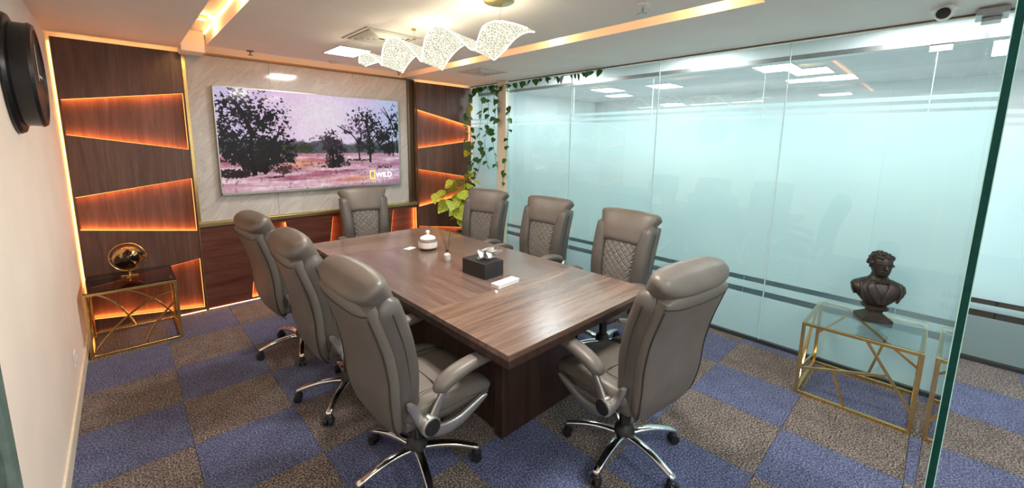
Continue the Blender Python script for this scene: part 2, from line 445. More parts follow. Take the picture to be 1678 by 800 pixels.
# ------------------------------------------------------------------ back wall panelling with lit niches
def panelling(name, x0, x1, niches, label, edge_led):
    """niches: (z_top_left, z_top_right, z_bot_right, z_bot_left) from the top down; thin boards stand proud of a backing,
    with an LED line hidden behind the edge of each board and a slim diffuser line along the opening"""
    e = empty(name, (0, 0, 0), label=label, cat='wall panelling')
    yf = YB-.078; ys = yf+.020; yr = YB-.012
    MB().box(x0, x1, yr, YB-.001, 0.0, 2.38).build('backing_panel', 'panel_wood', e)
    xi0, xi1 = x0+.012, x1-.012
    tl, tr = 2.385, 2.385
    for (a, b_, c, d) in niches + [(0, 0, 0, 0)]:
        MB().prism([(x0, a), (x1, b_), (x1, tr), (x0, tl)], yf, ys).build('wood_panel', 'panel_wood', e)
        if a > 0:
            MB().prism([(x0, d), (xi0, d), (xi0, a), (x0, a)], yf, ys).build('stile', 'panel_wood', e)
            MB().prism([(xi1, c), (x1, c), (x1, b_), (xi1, b_)], yf, ys).build('stile', 'panel_wood', e)
            w = .0035
            for q in (((xi0, a-w), (xi1, b_-w), (xi1, b_-.0003), (xi0, a-.0003)), ((xi0, d+.0003), (xi1, c+.0003), (xi1, c+w), (xi0, d+w)),
                      ((xi1-w, c+.005), (xi1-.0003, c+.005), (xi1-.0003, b_-.005), (xi1-w, b_-.005))):
                MB().prism(list(q), yf+.004, ys-.002).build('light_line', 'led_line', e)
            h = .008
            for q in (((xi0, a+.006), (xi1, b_+.006), (xi1, b_+.006+h), (xi0, a+.006+h)), ((xi0, d-.006-h), (xi1, c-.006-h), (xi1, c-.006), (xi0, d-.006))):
                MB().prism(list(q), ys+.004, ys+.010).build('light_strip', 'led', e)
        tl, tr = d, c
    # light line on top of the panelling washing the ceiling
    MB().box(x0+.02, x1-.02, ys+.006, ys+.016, 2.366, 2.378).build('light_strip', 'led_edge', e)
    return e
nl = [(1.923, 2.035, 1.538, 1.654), (1.160, 1.279, .786, .893), (.403, .522, .035, .132)]
nr = [(2.046, 1.863, 1.654, 1.549), (1.281, 1.132, .906, .781), (.521, .385, .150, .030)]
pl = panelling('wood_panelling', -.305, .470, nl, 'dark walnut panelling with wedge shaped lit niches, left of the marble', 'r')
pr_ = panelling('wood_panelling', 2.822, 3.705, nr, 'dark walnut panelling with wedge shaped lit niches, right of the marble behind the plant', 'r')
MB().box(-.322, -.316, YB-.02, YB-.012, .03, 2.36).build('light_strip', 'led_edge', pl)
MB().box(-.308, -.3055, YB-.083, YB-.015, 0, 2.385).build('edge_trim', 'gold', pl)
MB().box(.471, .477, YB-.086, YB-.012, 0, 2.385).build('edge_trim', 'gold', pl)
# marble cladding with slabs
mc = empty('marble_cladding', label='grey veined polished marble cladding behind the wide television', cat='wall cladding')
for a, b_ in ((.500, 1.168), (1.170, 2.026), (2.028, 2.712)):
    MB().box(a, b_, YB-.03, YB-.001, .852, 2.395).build('marble_slab', 'marble', mc, bevel=.001)
MB().box(.478, .499, YB-.036, YB-.001, .852, 2.40).build('metal_trim', 'gold', mc)
MB().box(2.713, 2.735, YB-.05, YB-.001, .852, 2.40).build('metal_trim', 'bronze', mc)
MB().box(.500, 2.712, YB-.045, YB-.001, 2.396, 2.415).build('metal_trim', 'bronze', mc)
MB().box(.478, 2.81, YB-.085, YB-.001, .812, .850).build('ledge', 'grille_gold', mc, bevel=.003)
MB().box(2.736, 2.82, YB-.012, YB-.001, .852, 2.415).build('recess_board', 'recess', mc)
MB().box(2.806, 2.8205, YB-.055, YB-.012, .852, 2.40).build('metal_trim', 'bronze', mc)
# low wainscot with tall lit niches
wc = empty('low_wainscot', label='low red-brown wood wainscot with narrow lit niches under the marble ledge', cat='wainscot')
yf = YB-.07; ys = yf+.018; yr = YB-.012
MB().box(.48, 2.818, yr, YB-.001, 0, .811).build('backing_panel', 'base_wood', wc)
NT, NB0 = .775, .030
nic = [((.854, .955), (1.30, 1.215)), ((1.60, 1.71), (2.06, 1.97)), ((2.36, 2.46), (2.80, 2.795))]  # ((x bottom, x top) left edge, right edge)
prev = (.48, .48)
for (l, r) in nic:
    MB().prism([(prev[0], NB0), (l[0], NB0), (l[1], NT), (prev[1], NT)], yf, ys).build('wood_panel', 'base_wood', wc)
    for (xb0, xt0, sg) in ((l[0], l[1], 1), (r[0], r[1], -1)):
        MB().prism([(xb0+sg*.0003, NB0), (xb0+sg*.004, NB0), (xt0+sg*.004, NT), (xt0+sg*.0003, NT)], yf+.004, ys-.002).build('light_line', 'led_line', wc)
        MB().prism([(xb0-sg*.014, NB0+.002), (xb0-sg*.006, NB0+.002), (xt0-sg*.006, NT-.002), (xt0-sg*.014, NT-.002)], ys+.004, ys+.010).build('light_strip', 'led', wc)
    MB().box(l[0]+.008, r[0]-.008, yf+.004, ys-.002, NB0+.0003, NB0+.004).build('light_line', 'led_line', wc)
    MB().box(l[0]+.008, r[0]-.008, ys+.004, ys+.010, NB0-.014, NB0-.006).build('light_strip', 'led', wc)
    prev = (r[0], r[1])
MB().prism([(prev[0], NB0), (2.818, NB0), (2.818, NT), (prev[1], NT)], yf, ys).build('wood_panel', 'base_wood', wc)
MB().box(.48, 2.818, yf, ys, NT, .811).build('top_rail', 'base_wood', wc)
MB().box(.48, 2.818, yf, ys, 0, NB0).build('bottom_rail', 'base_wood', wc)
M['led_floor'] = emit('floor_led', (1, .52, .26), 7.0)
MB().box(.49, 2.81, YB-.0795, YB-.0725, .004, .008).build('floor_light_strip', 'led_floor', wc)
MB().box(-.28, .465, YB-.0865, YB-.0795, .004, .008).build('floor_light_strip', 'led_floor', pl)

# ------------------------------------------------------------------ television
def tv():
    x0, x1, z0, z1, y = .676, 2.565, 1.098, 2.128, YB-.075
    e = empty('television', ((x0+x1)/2, y, z0), label='very wide wall television showing a savanna with dark trees', cat='television')
    ox = -(x0+x1)/2
    def B(mb, name, mat, **k):
        mb.v = [(v[0]+ox, v[1]-y, v[2]-z0) for v in mb.v]; return mb.build(name, mat, e, **k)
    B(MB().box(x0, x1, y, y+.022, z0, z1), 'housing', 'plastic', bevel=.003)
    B(MB().box(x0+.4, x1-.4, y+.0225, YB-.031, z0+.25, z1-.25), 'wall_mount', 'plastic')
    f = MB()
    f.box(x0, x1, y-.004, y, z0, z0+.022).box(x0, x1, y-.004, y, z1-.009, z1).box(x0, x0+.009, y-.004, y, z0, z1).box(x1-.009, x1, y-.004, y, z0, z1)
    B(f, 'bezel', 'silver')
    # picture: a fine grid of coloured cells
    nx, nz = 420, 228
    xs = np.linspace(x0+.009, x1-.009, nx+1); zs = np.linspace(z0+.022, z1-.009, nz+1)
    rng = np.random.default_rng(3)
    def noise(fx, fz, oct=4):
        out = np.zeros((nz, nx)); amp = 1; tot = 0
        for _ in range(oct):
            g = rng.random((int(fz)+3, int(fx)+3))
            u = np.linspace(0, fx, nx, endpoint=False); v = np.linspace(0, fz, nz, endpoint=False)
            iu = u.astype(int); iv = v.astype(int); fu = u-iu; fv = v-iv
            fu = fu*fu*(3-2*fu); fv = fv*fv*(3-2*fv)
            a = g[iv][:, iu]; b = g[iv][:, iu+1]; c = g[iv+1][:, iu]; d = g[iv+1][:, iu+1]
            out += amp*((a*(1-fu)+b*fu)*(1-fv)[:, None] + (c*(1-fu)+d*fu)*fv[:, None]); tot += amp
            amp *= .55; fx *= 2; fz *= 2
        return out/tot
    U, V = np.meshgrid((np.arange(nx)+.5)/nx, 1-(np.arange(nz)+.5)/nz)   # V down from the top
    V = V  # row 0 is the bottom
    n1 = noise(10, 6, 5); n2 = noise(50, 28, 3); n3 = noise(6, 30, 4); n4 = noise(110, 60, 2); n5 = noise(200, 110, 1)
    sky = np.stack([.82+.10*np.exp(-((U-.45)**2*8)), .72+.10*n1+.10*np.exp(-((U-.5)**2*30+(V-.25)**2*12)), .88+.06*n1], -1)
    sky[..., 0] -= .22*np.clip(U-.72, 0, 1)*2; sky[..., 0] -= .1*np.clip(.3-U, 0, 1)
    img = sky.copy()
    def blend(mask, col):
        nonlocal img
        mask = np.clip(mask, 0, 1)[..., None]; img = img*(1-mask) + np.array(col)*mask
    # ground
    g = np.clip((V-.60)*40, 0, 1)
    gc = np.stack([.80+.45*(n3-.5)+.25*(n2-.5), .60+.75*(n3-.5)+.3*(n2-.5), .66+.65*(n3-.5)+.25*(n2-.5)], -1)
    gc[..., 2] += .12*np.clip(U-.5, 0, 1)*1.6; gc[..., 1] += .10*np.clip(U-.55, 0, 1)*1.6
    org = np.clip(np.exp(-((U-.38)**2*60+(V-.73)**2*500)) + np.exp(-((U-.70)**2*60+(V-.92)**2*900)), 0, 1)[..., None]
    gc = gc*(1-.6*org) + np.array([.93, .58, .38])*.6*org
    gc *= (1-.35*np.clip((n2-.66)*8, 0, 1)*(V > .7))[..., None]
    img = img*(1-g[..., None]) + gc*g[..., None]
    # far tree line
    h = .47+.07*(n1-.5)*2+.03*n2
    blend(np.clip((V-h)*60, 0, 1)*(V < .615+.02*n2)*.9, (.27, .29, .30))
    blend(np.clip((V-h-.04)*40, 0, 1)*(V < .61)*(n2 > .5)*.6, (.13, .14, .13))
    blend(((V > h+.05) & (V < .61) & (U > .22) & (U < .42)).astype(float)*.8, (.22, .24, .10))
    blend(((V > h-.05) & (V < .57) & (n2 > .53)).astype(float)*.45, (.28, .25, .30))
    def blob(cx, cy, rx, ry, thr, col=(.07, .055, .07), k=1.0):
        d = ((U-cx)/rx)**2+((V-cy)/ry)**2
        fld = (1-d)*.9+(n1-.5)*1.3+(n2-.5)*1.7+(n4-.5)*(2.3-1.7*np.clip((V-cy)/ry, -.3, .8))+(n5-.5)*1.0+.5*np.clip((V-cy)/ry, -.4, .8)
        cc = np.array(col)*(1+1.5*np.clip(n4-.45, 0, 1))[..., None]
        mask = (np.clip((fld-thr)*4, 0, 1)*k*(d < 1.9))[..., None]
        nonlocal img
        img = img*(1-mask)+cc*mask
    # big left tree
    blob(.13, .20, .19, .27, .42); blob(.05, .45, .12, .22, .15); blob(.22, .55, .13, .20, .0, (.06, .05, .06)); blob(.10, .60, .12, .12, .1)
    blob(.30, .30, .06, .09, .6); blob(.17, .70, .08, .10, -.1); blob(.07, .80, .09, .05, .1, (.14, .09, .10)); blob(.29, .78, .07, .05, .2, (.24, .14, .15))
    # centre tree
    blob(.56, .50, .065, .12, .15, (.16, .12, .16)); blob(.58, .66, .06, .10, .05, (.08, .06, .08)); blob(.58, .75, .09, .035, .1, (.13, .09, .10))
    # right trees
    blob(.79, .27, .12, .15, .35, (.09, .08, .10)); blob(.88, .38, .09, .13, .3); blob(.93, .52, .06, .10, .2); blob(.70, .33, .09, .10, .65, (.22, .16, .22)); blob(.97, .20, .06, .20, .6)
    blob(.74, .50, .03, .08, .2, (.12, .11, .13)); blob(.80, .50, .035, .13, .1); blob(.90, .79, .05, .02, .1, (.25, .17, .17)); blob(.41, .56, .04, .06, .2, (.16, .18, .10))
    blob(.72, .70, .09, .015, .2, (.2, .18, .14)); blob(.24, .86, .05, .015, .3, (.25, .14, .16)); blob(.66, .82, .05, .012, .4, (.35, .2, .3))
    def limb(pts, w0, w1, col=(.06, .05, .06)):
        for (x_0, y_0), (x_1, y_1) in zip(pts[:-1], pts[1:]):
            for t in np.linspace(0, 1, 60):
                x = x_0+(x_1-x_0)*t; y = y_0+(y_1-y_0)*t; w = w0+(w1-w0)*t
                blend(((np.abs(U-x) < w) & (np.abs(V-y) < w*1.9)).astype(float)*.9, col)
    limb([(.15, .82), (.14, .60), (.15, .42), (.12, .25), (.08, .12)], .012, .005); limb([(.15, .45), (.20, .30), (.28, .20)], .005, .002)
    limb([(.20, .82), (.22, .66), (.26, .5)], .007, .004)
    limb([(.57, .76), (.56, .58)], .009, .006); limb([(.60, .76), (.61, .62)], .006, .004)
    limb([(.73, .70), (.725, .50), (.68, .40), (.60, .32)], .005, .0015, (.12, .09, .12)); limb([(.725, .52), (.75, .40)], .003, .002)
    limb([(.80, .72), (.80, .45), (.78, .30)], .008, .004); limb([(.80, .5), (.86, .36)], .004, .002)
    limb([(.99, .62), (.985, .42), (.95, .25), (.90, .08)], .005, .002); limb([(.985, .4), (.93, .2), (.88, .1)], .003, .0015)
    limb([(.96, .66), (.955, .5)], .004, .003); limb([(.93, .66), (.93, .55)], .003, .003)
    img *= (1+.10*(n4-.5)[..., None])
    img = np.clip(img, .015, 1)
    lin = np.where(img <= .04045, img/12.92, ((img+.055)/1.055)**2.4)
    X, Z = np.meshgrid(xs+ox, zs-z0)
    co = np.stack([X, np.full_like(X, -.0012), Z], -1).reshape(-1, 3)
    idx = (np.arange(nz)[:, None]*(nx+1)+np.arange(nx)[None, :]).ravel()
    quads = np.stack([idx, idx+1, idx+nx+2, idx+nx+1], -1)
    me = bpy.data.meshes.new('screen')
    me.vertices.add(len(co)); me.vertices.foreach_set('co', co.ravel())
    me.loops.add(quads.size); me.loops.foreach_set('vertex_index', quads.ravel())
    me.polygons.add(len(quads)); me.polygons.foreach_set('loop_start', np.arange(len(quads))*4); me.polygons.foreach_set('loop_total', np.full(len(quads), 4))
    me.update(calc_edges=True)
    ca = me.color_attributes.new('picture', 'FLOAT_COLOR', 'CORNER')
    rgba = np.concatenate([lin.reshape(-1, 3), np.ones((len(quads), 1))], 1)
    ca.data.foreach_set('color', np.repeat(rgba, 4, axis=0).ravel())
    m, nt, p = newmat('screen_picture')
    at = N(nt, 'ShaderNodeVertexColor'); at.layer_name = 'picture'
    L(nt, at.outputs[0], p.inputs['Emission Color']); p.inputs['Emission Strength'].default_value = .90
    p.inputs['Base Color'].default_value = (.01, .01, .01, 1); p.inputs['Roughness'].default_value = .10; p.inputs['Specular IOR Level'].default_value = .2
    me.materials.append(m)
    o = bpy.data.objects.new('screen', me); COL.objects.link(o); o.parent = e
    # channel mark: yellow frame and the word
    white = emit('caption_white', (1, 1, 1), 1.0); yel = emit('caption_yellow', (.80, .62, .12), 1.0)
    cxm, czm = 2.200+ox, 1.235-z0
    fr = MB(); w, h, t = .032, .050, .010
    fr.box(cxm-w, cxm+w, -.004, -.002, czm+h-t, czm+h).box(cxm-w, cxm+w, -.004, -.002, czm-h, czm-h+t)
    fr.box(cxm-w, cxm-w+t, -.004, -.002, czm-h, czm+h).box(cxm+w-t, cxm+w, -.004, -.002, czm-h, czm+h)
    fr.build('caption_frame', yel, e)
    cu = bpy.data.curves.new('caption', 'FONT'); cu.body = 'WILD'; cu.size = .082; cu.offset = .0022; cu.extrude = .0006; cu.space_character = 1.02
    to = bpy.data.objects.new('caption', cu); COL.objects.link(to)
    dg = bpy.context.evaluated_depsgraph_get(); me2 = bpy.data.meshes.new_from_object(to.evaluated_get(dg)); bpy.data.objects.remove(to)
    me2.materials.clear(); me2.materials.append(white)
    to = bpy.data.objects.new('caption', me2); COL.objects.link(to); to.parent = e
    to.location = (cxm+.042, -.003, czm-.032); to.rotation_euler = (PI/2, 0, 0)
tv()

# ------------------------------------------------------------------ glass walls
def pane(name, x, y0, y1, z0, z1, tint='glass', th=.012):
    return MB().box(x-th/2, x+th/2, y0, y1, z0, z1).build(name, tint)
SEAMS = [YF-.02, .895, 1.93, 2.962, 4.04, YB-.003]
BANDS = [(.035, .399), (.447, .507), (.549, 1.86), (1.885, 1.915), (1.94, 1.968)]
for k in range(5):
    e = struct(empty('window_%d' % (k+1), (XG, SEAMS[k], 0)))
    y0, y1 = .0015, SEAMS[k+1]-SEAMS[k]-.0015
    MB().box(-.006, .006, y0, y1, .03, ZC-.012).build('glass_pane', 'glass', e)
    for a, b_ in BANDS:
        MB().box(.0075, .0085, y0, y1, a, b_).build('frosted_band', 'film', e)
    if k: MB().box(-.0065, .0072, -.004, .0012, .03, ZC-.012).build('joint_seal', 'joint', e)
struct(MB().box(XG-.014, XG+.014, YF-.02, YB, .001, .0295).build('trim_3', 'channel'))
struct(MB().box(XG-.03, XG+.029, YF-.02, YB, ZC-.0115, ZC-.0005).build('trim_4', 'bronze'))
for k in range(7):
    e = struct(empty('window_%d' % (k+11), (X2, -2.2+k*1.17, 0)))
    MB().box(-.006, .006, .0015, 1.1685, .03, 2.43).build('glass_pane', 'glass', e)
    for a, b_ in ((.035, .36), (.41, .46), (.50, 1.80), (1.83, 1.86), (1.89, 1.92)):
        MB().box(.0075, .0085, .0015, 1.1685, a, b_).build('frosted_band', 'film', e)
    MB().box(-.0065, .0072, -.004, .0012, .03, 2.43).build('joint_seal', 'joint', e)
struct(MB().box(X2-.02, X2+.02, YN, YFAR, .001, .0295).build('trim_5', 'channel'))
struct(MB().box(X2-.035, X2+.035, YN, YFAR, 2.431, 2.474).build('trim_6', 'steel'))
# fixed panel and door leaf of the glass front, seen almost edge on
def front(name, xa_, xb_, ya_, yb2):
    a = Vector((xa_, ya_, 0)); d = Vector((xb_-xa_, yb2-ya_, 0)); ln = d.length
    e = struct(empty(name, a, math.atan2(d.y, d.x)))
    MB().box(.003, ln-.002, -.006, .006, .012, 2.41).build('glass_pane', 'glass', e)
    return e
dr = front('door_2', 1.07, 2.30, -.054, -.0705)
MB().box(0, .003, -.005, .005, .012, 2.41).build('glass_edge', 'glass_edge', dr)
r_ = MB(); r_.box(-.0003, .003, .005, .0062, .012, 2.41).box(-.0003, .003, -.0062, -.005, .012, 2.41); r_.build('edge_arris', 'glass_rim', dr)
front('window_6', 2.304, XG-.012, -.0706, -.0905)
# corner patch fitting under the ceiling
pf = empty('patch_fitting', (XG-.02, -.075, 2.405), label='square satin steel patch fitting at the glass corner under the ceiling', cat='door fitting')
MB().box(-.17, .016, -.035, .055, -.030, .004).build('clamp_plate', 'steel', pf, bevel=.003)
MB().box(-.10, .012, -.012, .03, -.052, -.0305).build('clamp_block', 'steel', pf, bevel=.003)
pf = empty('patch_fitting', (X2, .125, 2.43), label='steel patch fitting on the far glass wall beyond the corridor', cat='door fitting')
MB().box(-.016, .016, -.065, .065, -.055, -.001).build('clamp_plate', 'steel', pf, bevel=.003)
# glass door leaf standing open on the left, only its edge in view
dl = struct(empty('door_1', (-.1115, .59, 0), math.radians(255)))
MB().box(.012, .62, -.006, .006, .012, 2.40).build('glass_pane', 'glass', dl)
MB().box(0, .012, -.011, .011, .012, 2.40).build('edge_profile', simple('grey_green_profile', (.085, .12, .105), .35, vary=.2), dl, bevel=.002)
# column at the far glass joint
struct(MB().box(XG-.075, XG-.02, 3.965, 4.125, 0, ZC-.001).build('trim_7', simple('cream_post', (.78, .76, .62), .5, kind='pos'), bevel=.003))

# low cabinets added behind the far frosted glass to darken its lower part
for k, (w_) in enumerate(('behind the far end of the corridor glass', 'behind the glass left of the bust', 'seen through the door opening at the right')):
    e = empty('added_low_cabinet', (5.0, 4.03-2.52*k, 0), label='added dark low cabinet shading the frosted glass, ' + w_, cat='cabinet')
    MB().box(-.20, .20, -1.24, 1.24, .03, .50).build('body', 'plastic', e, bevel=.004)
    MB().box(-.17, .17, -1.20, 1.20, .001, .0295).build('plinth', 'plastic', e)
    MB().box(-.21, .21, -1.25, 1.25, .501, .52).build('top', 'recess', e, bevel=.002)
    for q in range(4): MB().box(-.216, -.201, -1.23+q*.615, -1.23+q*.615+.60, .05, .48).build('door', 'recess', e, bevel=.002)

# ------------------------------------------------------------------ conference table
def table():
    e = empty('conference_table', (1.72, 2.4, 0), label='long polished walnut conference table in the middle of the room', cat='table')
    def B(mb, name, mat, **k):
        mb.v = [(v[0]-1.72, v[1]-2.4, v[2]) for v in mb.v]; return mb.build(name, mat, e, **k)
    x0, x1 = 1.112, 2.33
    for a, b_, m in ((1.155, 1.7835, 'table_wood'), (1.7845, 3.052, 'table_centre'), (3.053, 3.66, 'table_wood')):
        B(MB().box(x0, x1, a, b_, .722, .75), 'tabletop_panel', m, bevel=.0012)
    B(MB().prism([(x0+.004, 1.159), (x1-.004, 1.159), (x1-.004, 3.656), (x0+.004, 3.656)], .684, .7215, 'xy'), 'tabletop_edge', 'dark_wood')
    B(MB().box(1.40, 2.04, 1.50, 1.56, 0.002, .6835), 'end_panel', 'dark_wood', bevel=.002)
    B(MB().box(1.40, 2.04, 3.25, 3.31, 0.002, .6835), 'end_panel', 'dark_wood', bevel=.002)
    B(MB().box(1.43, 1.47, 1.5605, 3.2495, 0.002, .6835), 'side_panel', 'dark_wood', bevel=.002)
    B(MB().box(1.97, 2.01, 1.5605, 3.2495, 0.002, .6835), 'side_panel', 'dark_wood', bevel=.002)
table()

# ------------------------------------------------------------------ office chair
def interp(pts, t):
    """Catmull-Rom through pts, t in 0..1"""
    n = len(pts)-1; u = t*n; i = min(int(u), n-1); f = u-i
    P = [np.array(pts[max(0, min(n, i+k))], float) for k in (-1, 0, 1, 2)]
    return .5*((2*P[1])+(-P[0]+P[2])*f+(2*P[0]-5*P[1]+4*P[2]-P[3])*f*f+(-P[0]+3*P[1]-3*P[2]+P[3])*f**3)
SP = [(-.130, .340), (-.196, .42), (-.224, .54), (-.232, .66), (-.255, .79), (-.295, .92), (-.345, 1.06)]   # (y, z) centre of the shell
def frame(t, sp=SP):
    p = interp(sp, t); q = interp(sp, min(1, t+.01)); r = interp(sp, max(0, t-.01))
    d = np.array([0, q[0]-r[0], q[1]-r[1]]); d /= np.linalg.norm(d)
    fwd = np.array([0, d[2], -d[1]])          # towards the sitter (+y)
    return np.array([0, p[0], p[1]]), d, fwd
def strip_loft(x0f, t0, t1, af, bf, off, n=18, e=2.6, ring=28, x_shift=0, end0=.5, end1=.5):
    st = []
    for i in range(n+1):
        t = t0+(t1-t0)*i/n; c, d, fw = frame(t)
        f = i/n
        cap = 1.0
        if f < end0*.25: cap = math.sqrt(max(.02, 1-(1-f/(end0*.25))**2))
        if f > 1-end1*.25: cap = math.sqrt(max(.02, 1-(1-(1-f)/(end1*.25))**2))
        a = af(f)*(.35+.65*cap); b = bf(f)*(.25+.75*cap)
        o = off(f) if callable(off) else off
        st.append((c + fw*o + np.array([x0f(f)+x_shift, 0, 0]), (1, 0, 0), tuple(fw), a, b, e))
    return st
def lerp_tab(tab):
    xs = [a for a, _ in tab]; ys = [b for _, b in tab]
    return lambda f: float(np.interp(f, xs, ys))
def chair():
    e = empty('office_chair')
    zero = lambda f: 0
    wsh = lerp_tab([(0, .11), (.07, .165), (.17, .212), (.32, .238), (.7, .25), (1, .25)])
    # rear shell
    MB().loft(strip_loft(zero, 0, .96, wsh, lerp_tab([(0, .040), (.3, .042), (1, .044)]), 0, n=26, e=3.2, ring=36, end0=.6, end1=.1), 36).build('back_shell', 'leather', e, smooth=60)
    # side bolsters
    for s in (-1, 1):
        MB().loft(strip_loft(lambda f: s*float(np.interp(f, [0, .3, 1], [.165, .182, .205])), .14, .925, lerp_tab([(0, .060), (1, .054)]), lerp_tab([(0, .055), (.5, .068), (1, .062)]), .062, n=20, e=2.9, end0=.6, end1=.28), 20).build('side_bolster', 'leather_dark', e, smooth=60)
    # quilted centre and lumbar roll
    MB().loft(strip_loft(zero, .30, .80, lerp_tab([(0, .125), (1, .150)]), lerp_tab([(0, .045), (1, .045)]), .072, n=18, e=3.2, end0=.4, end1=.2), 28).build('quilted_cushion', 'quilt', e, smooth=60)
    MB().loft(strip_loft(zero, .14, .31, lerp_tab([(0, .13), (1, .125)]), lerp_tab([(0, .05), (1, .05)]), .075, n=12, e=2.8, end0=1.4, end1=1.4), 28).build('lumbar_cushion', 'leather', e, smooth=60)
    # headrest: thick roll folded over the top, narrowing downwards in front
    HS = [(-.243, .865), (-.262, .93), (-.288, 1.0), (-.318, 1.06), (-.345, 1.095)]
    st = []
    n = 16
    for i in range(n+1):
        f = i/n; p = interp(HS, f); q = interp(HS, min(1, f+.02)); r = interp(HS, max(0, f-.02))
        d = np.array([q[0]-r[0], q[1]-r[1]]); d /= np.linalg.norm(d)
        cap = math.sqrt(max(.01, 1-max(0, (f-.78)/.22)**2)) if f > .78 else 1
        lo = math.sqrt(max(.03, 1-max(0, (.14-f)/.14)**2))
        a = float(np.interp(f, [0, .5, .8, 1], [.165, .225, .262, .262]))*(.82+.18*cap)
        b = float(np.interp(f, [0, .4, .75, 1], [.056, .074, .084, .078]))*cap*(.4+.6*lo)
        st.append(((0, p[0]+.048*(1-f*.7), p[1]), (1, 0, 0), (0, d[1], -d[0]), a, b, 2.9))
    MB().loft(st, 36).build('headrest', 'leather', e, smooth=60)
    # piping: round the rear shell and along the side bolsters
    pp = MB()
    for s in (-1, 1):
        pts = []
        for i in range(25):
            t = .03+.86*i/24; c, d, fw = frame(t); w = wsh(t/.96)
            pts.append(c - fw*.026 + np.array([s*w*.965, 0, 0]))
        pp.tube(pts, .0032, 6)
        pts = []
        for i in range(21):
            t = .20+.66*i/20; c, d, fw = frame(t); xx = float(np.interp((t-.16)/.74, [0, .3, 1], [.165, .182, .205]))
            pts.append(c + fw*.066 + np.array([s*(xx+.055), 0, 0]))
        pp.tube(pts, .0032, 6)
    pts = []
    for i in range(21):
        u = -1+2*i/20; c, d, fw = frame(.905-.014*(1-u*u)); pts.append(c - fw*(.0445-.020*abs(u)**5) + np.array([u*.246, 0, 0]))
    pp.tube(pts, .0032, 6)
    pp.build('piping', 'piping', e, smooth=1)
    # seat: base tray, cushion, side pads, front roll
    MB().loft([((0, y, .425+dz), (1, 0, 0), (0, 0, 1), a, b, 4) for y, dz, a, b in
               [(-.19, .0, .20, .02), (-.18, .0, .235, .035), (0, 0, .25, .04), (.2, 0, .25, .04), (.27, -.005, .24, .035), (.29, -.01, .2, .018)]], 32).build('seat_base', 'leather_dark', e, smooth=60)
    MB().loft([((0, y, z), (1, 0, 0), (0, 0, 1), a, b, 3.2) for y, z, a, b in
               [(-.185, .475, .12, .012), (-.17, .476, .155, .035), (-.05, .470, .163, .042), (.10, .472, .163, .043), (.20, .470, .160, .045), (.262, .455, .155, .05), (.290, .438, .148, .035), (.300, .43, .12, .012)]], 32).build('seat_cushion', 'leather', e, smooth=60)
    for s in (-1, 1):
        MB().loft([((s*x, y, z), (1, 0, 0), (0, 0, 1), a, b, 2.6) for x, y, z, a, b in
                   [(.19, -.18, .470, .03, .015), (.203, -.16, .474, .050, .040), (.208, 0, .474, .054, .046), (.208, .15, .474, .054, .047), (.205, .25, .455, .052, .045), (.195, .292, .435, .035, .018)]], 20).build('seat_bolster', 'leather', e, smooth=60)
    sp = MB()
    for x in (-.163, .163):
        sp.tube([(x, -.14, .515), (x, 0, .512), (x, .15, .513), (x, .22, .506), (x, .275, .475), (x, .292, .445)], .0028, 6)
    sp.tube([(-.15, .02, .512), (-.05, .02, .5135), (.05, .02, .5135), (.15, .02, .512)], .0025, 6)
    sp.build('seat_piping', 'piping', e, smooth=1)
    # arms
    for s in (-1, 1):
        X = s*.292
        arm = empty('armrest', (0, 0, 0)); arm.parent = e
        st = []
        P = [(-.070, .575), (-.055, .592), (.0, .620), (.08, .640), (.16, .647), (.222, .643), (.242, .638)]
        B_ = [(.006, .012), (.034, .028), (.042, .031), (.042, .029), (.040, .027), (.033, .022), (.008, .008)]
        for i in range(19):
            f = i/18; p = interp(P, f); q = interp(P, min(1, f+.02)); r = interp(P, max(0, f-.02)); d = np.array([q[0]-r[0], q[1]-r[1]]); d /= np.linalg.norm(d)
            w = interp(B_, f)
            st.append(((X, p[0], p[1]), (1, 0, 0), (0, -d[1], d[0]), max(.004, w[0]), max(.004, w[1]), 2.4))
        MB().loft(st, 20).build('arm_pad', 'leather', arm, smooth=60)
        # metal link from pivot up to the pad
        lk = MB(); pts = [(-.092, .450), (-.066, .50), (-.040, .545), (-.012, .580), (.03, .602), (.10, .622)]
        st = []
        for i in range(13):
            f = i/12; p = interp(pts, f); q = interp(pts, min(1, f+.02)); r = interp(pts, max(0, f-.02)); d = np.array([q[0]-r[0], q[1]-r[1]]); d /= np.linalg.norm(d)
            st.append(((X-s*.006, p[0], p[1]), (1, 0, 0), (0, -d[1], d[0]), .010, .020-.008*f, 5))
        lk.loft(st, 16).build('arm_link', 'silver', arm, smooth=1)
        MB().lathe([(.020, X-s*.035), (.042, X-s*.033), (.045, X-s*.01), (.045, X+s*.010), (.040, X+s*.014)], (0, -.10, .435), 24, 'x').build('pivot_housing', 'silver', arm, smooth=1)
        MB().lathe([(.037, X+s*.0145), (.036, X+s*.020), (.010, X+s*.0215)], (0, -.10, .435), 24, 'x').build('pivot_cap', 'plastic', arm, smooth=1)
        # bracket up the back and swept bar under the seat
        bk = MB()
        st = []
        for i in range(9):
            f = i/8; z = .44+.115*f; y = -.125-.055*f
            st.append(((X-s*.030, y, z), (0, 1, 0), (1, 0, 0), .026-.006*f if i < 8 else .012, .014, 3.5))
        bk.loft(st, 16).build('back_bracket', 'silver', arm, smooth=1)
        sw = MB(); pts = [(-.10, .41), (-.03, .375), (.06, .372), (.14, .40), (.20, .425), (.225, .435)]
        st = []
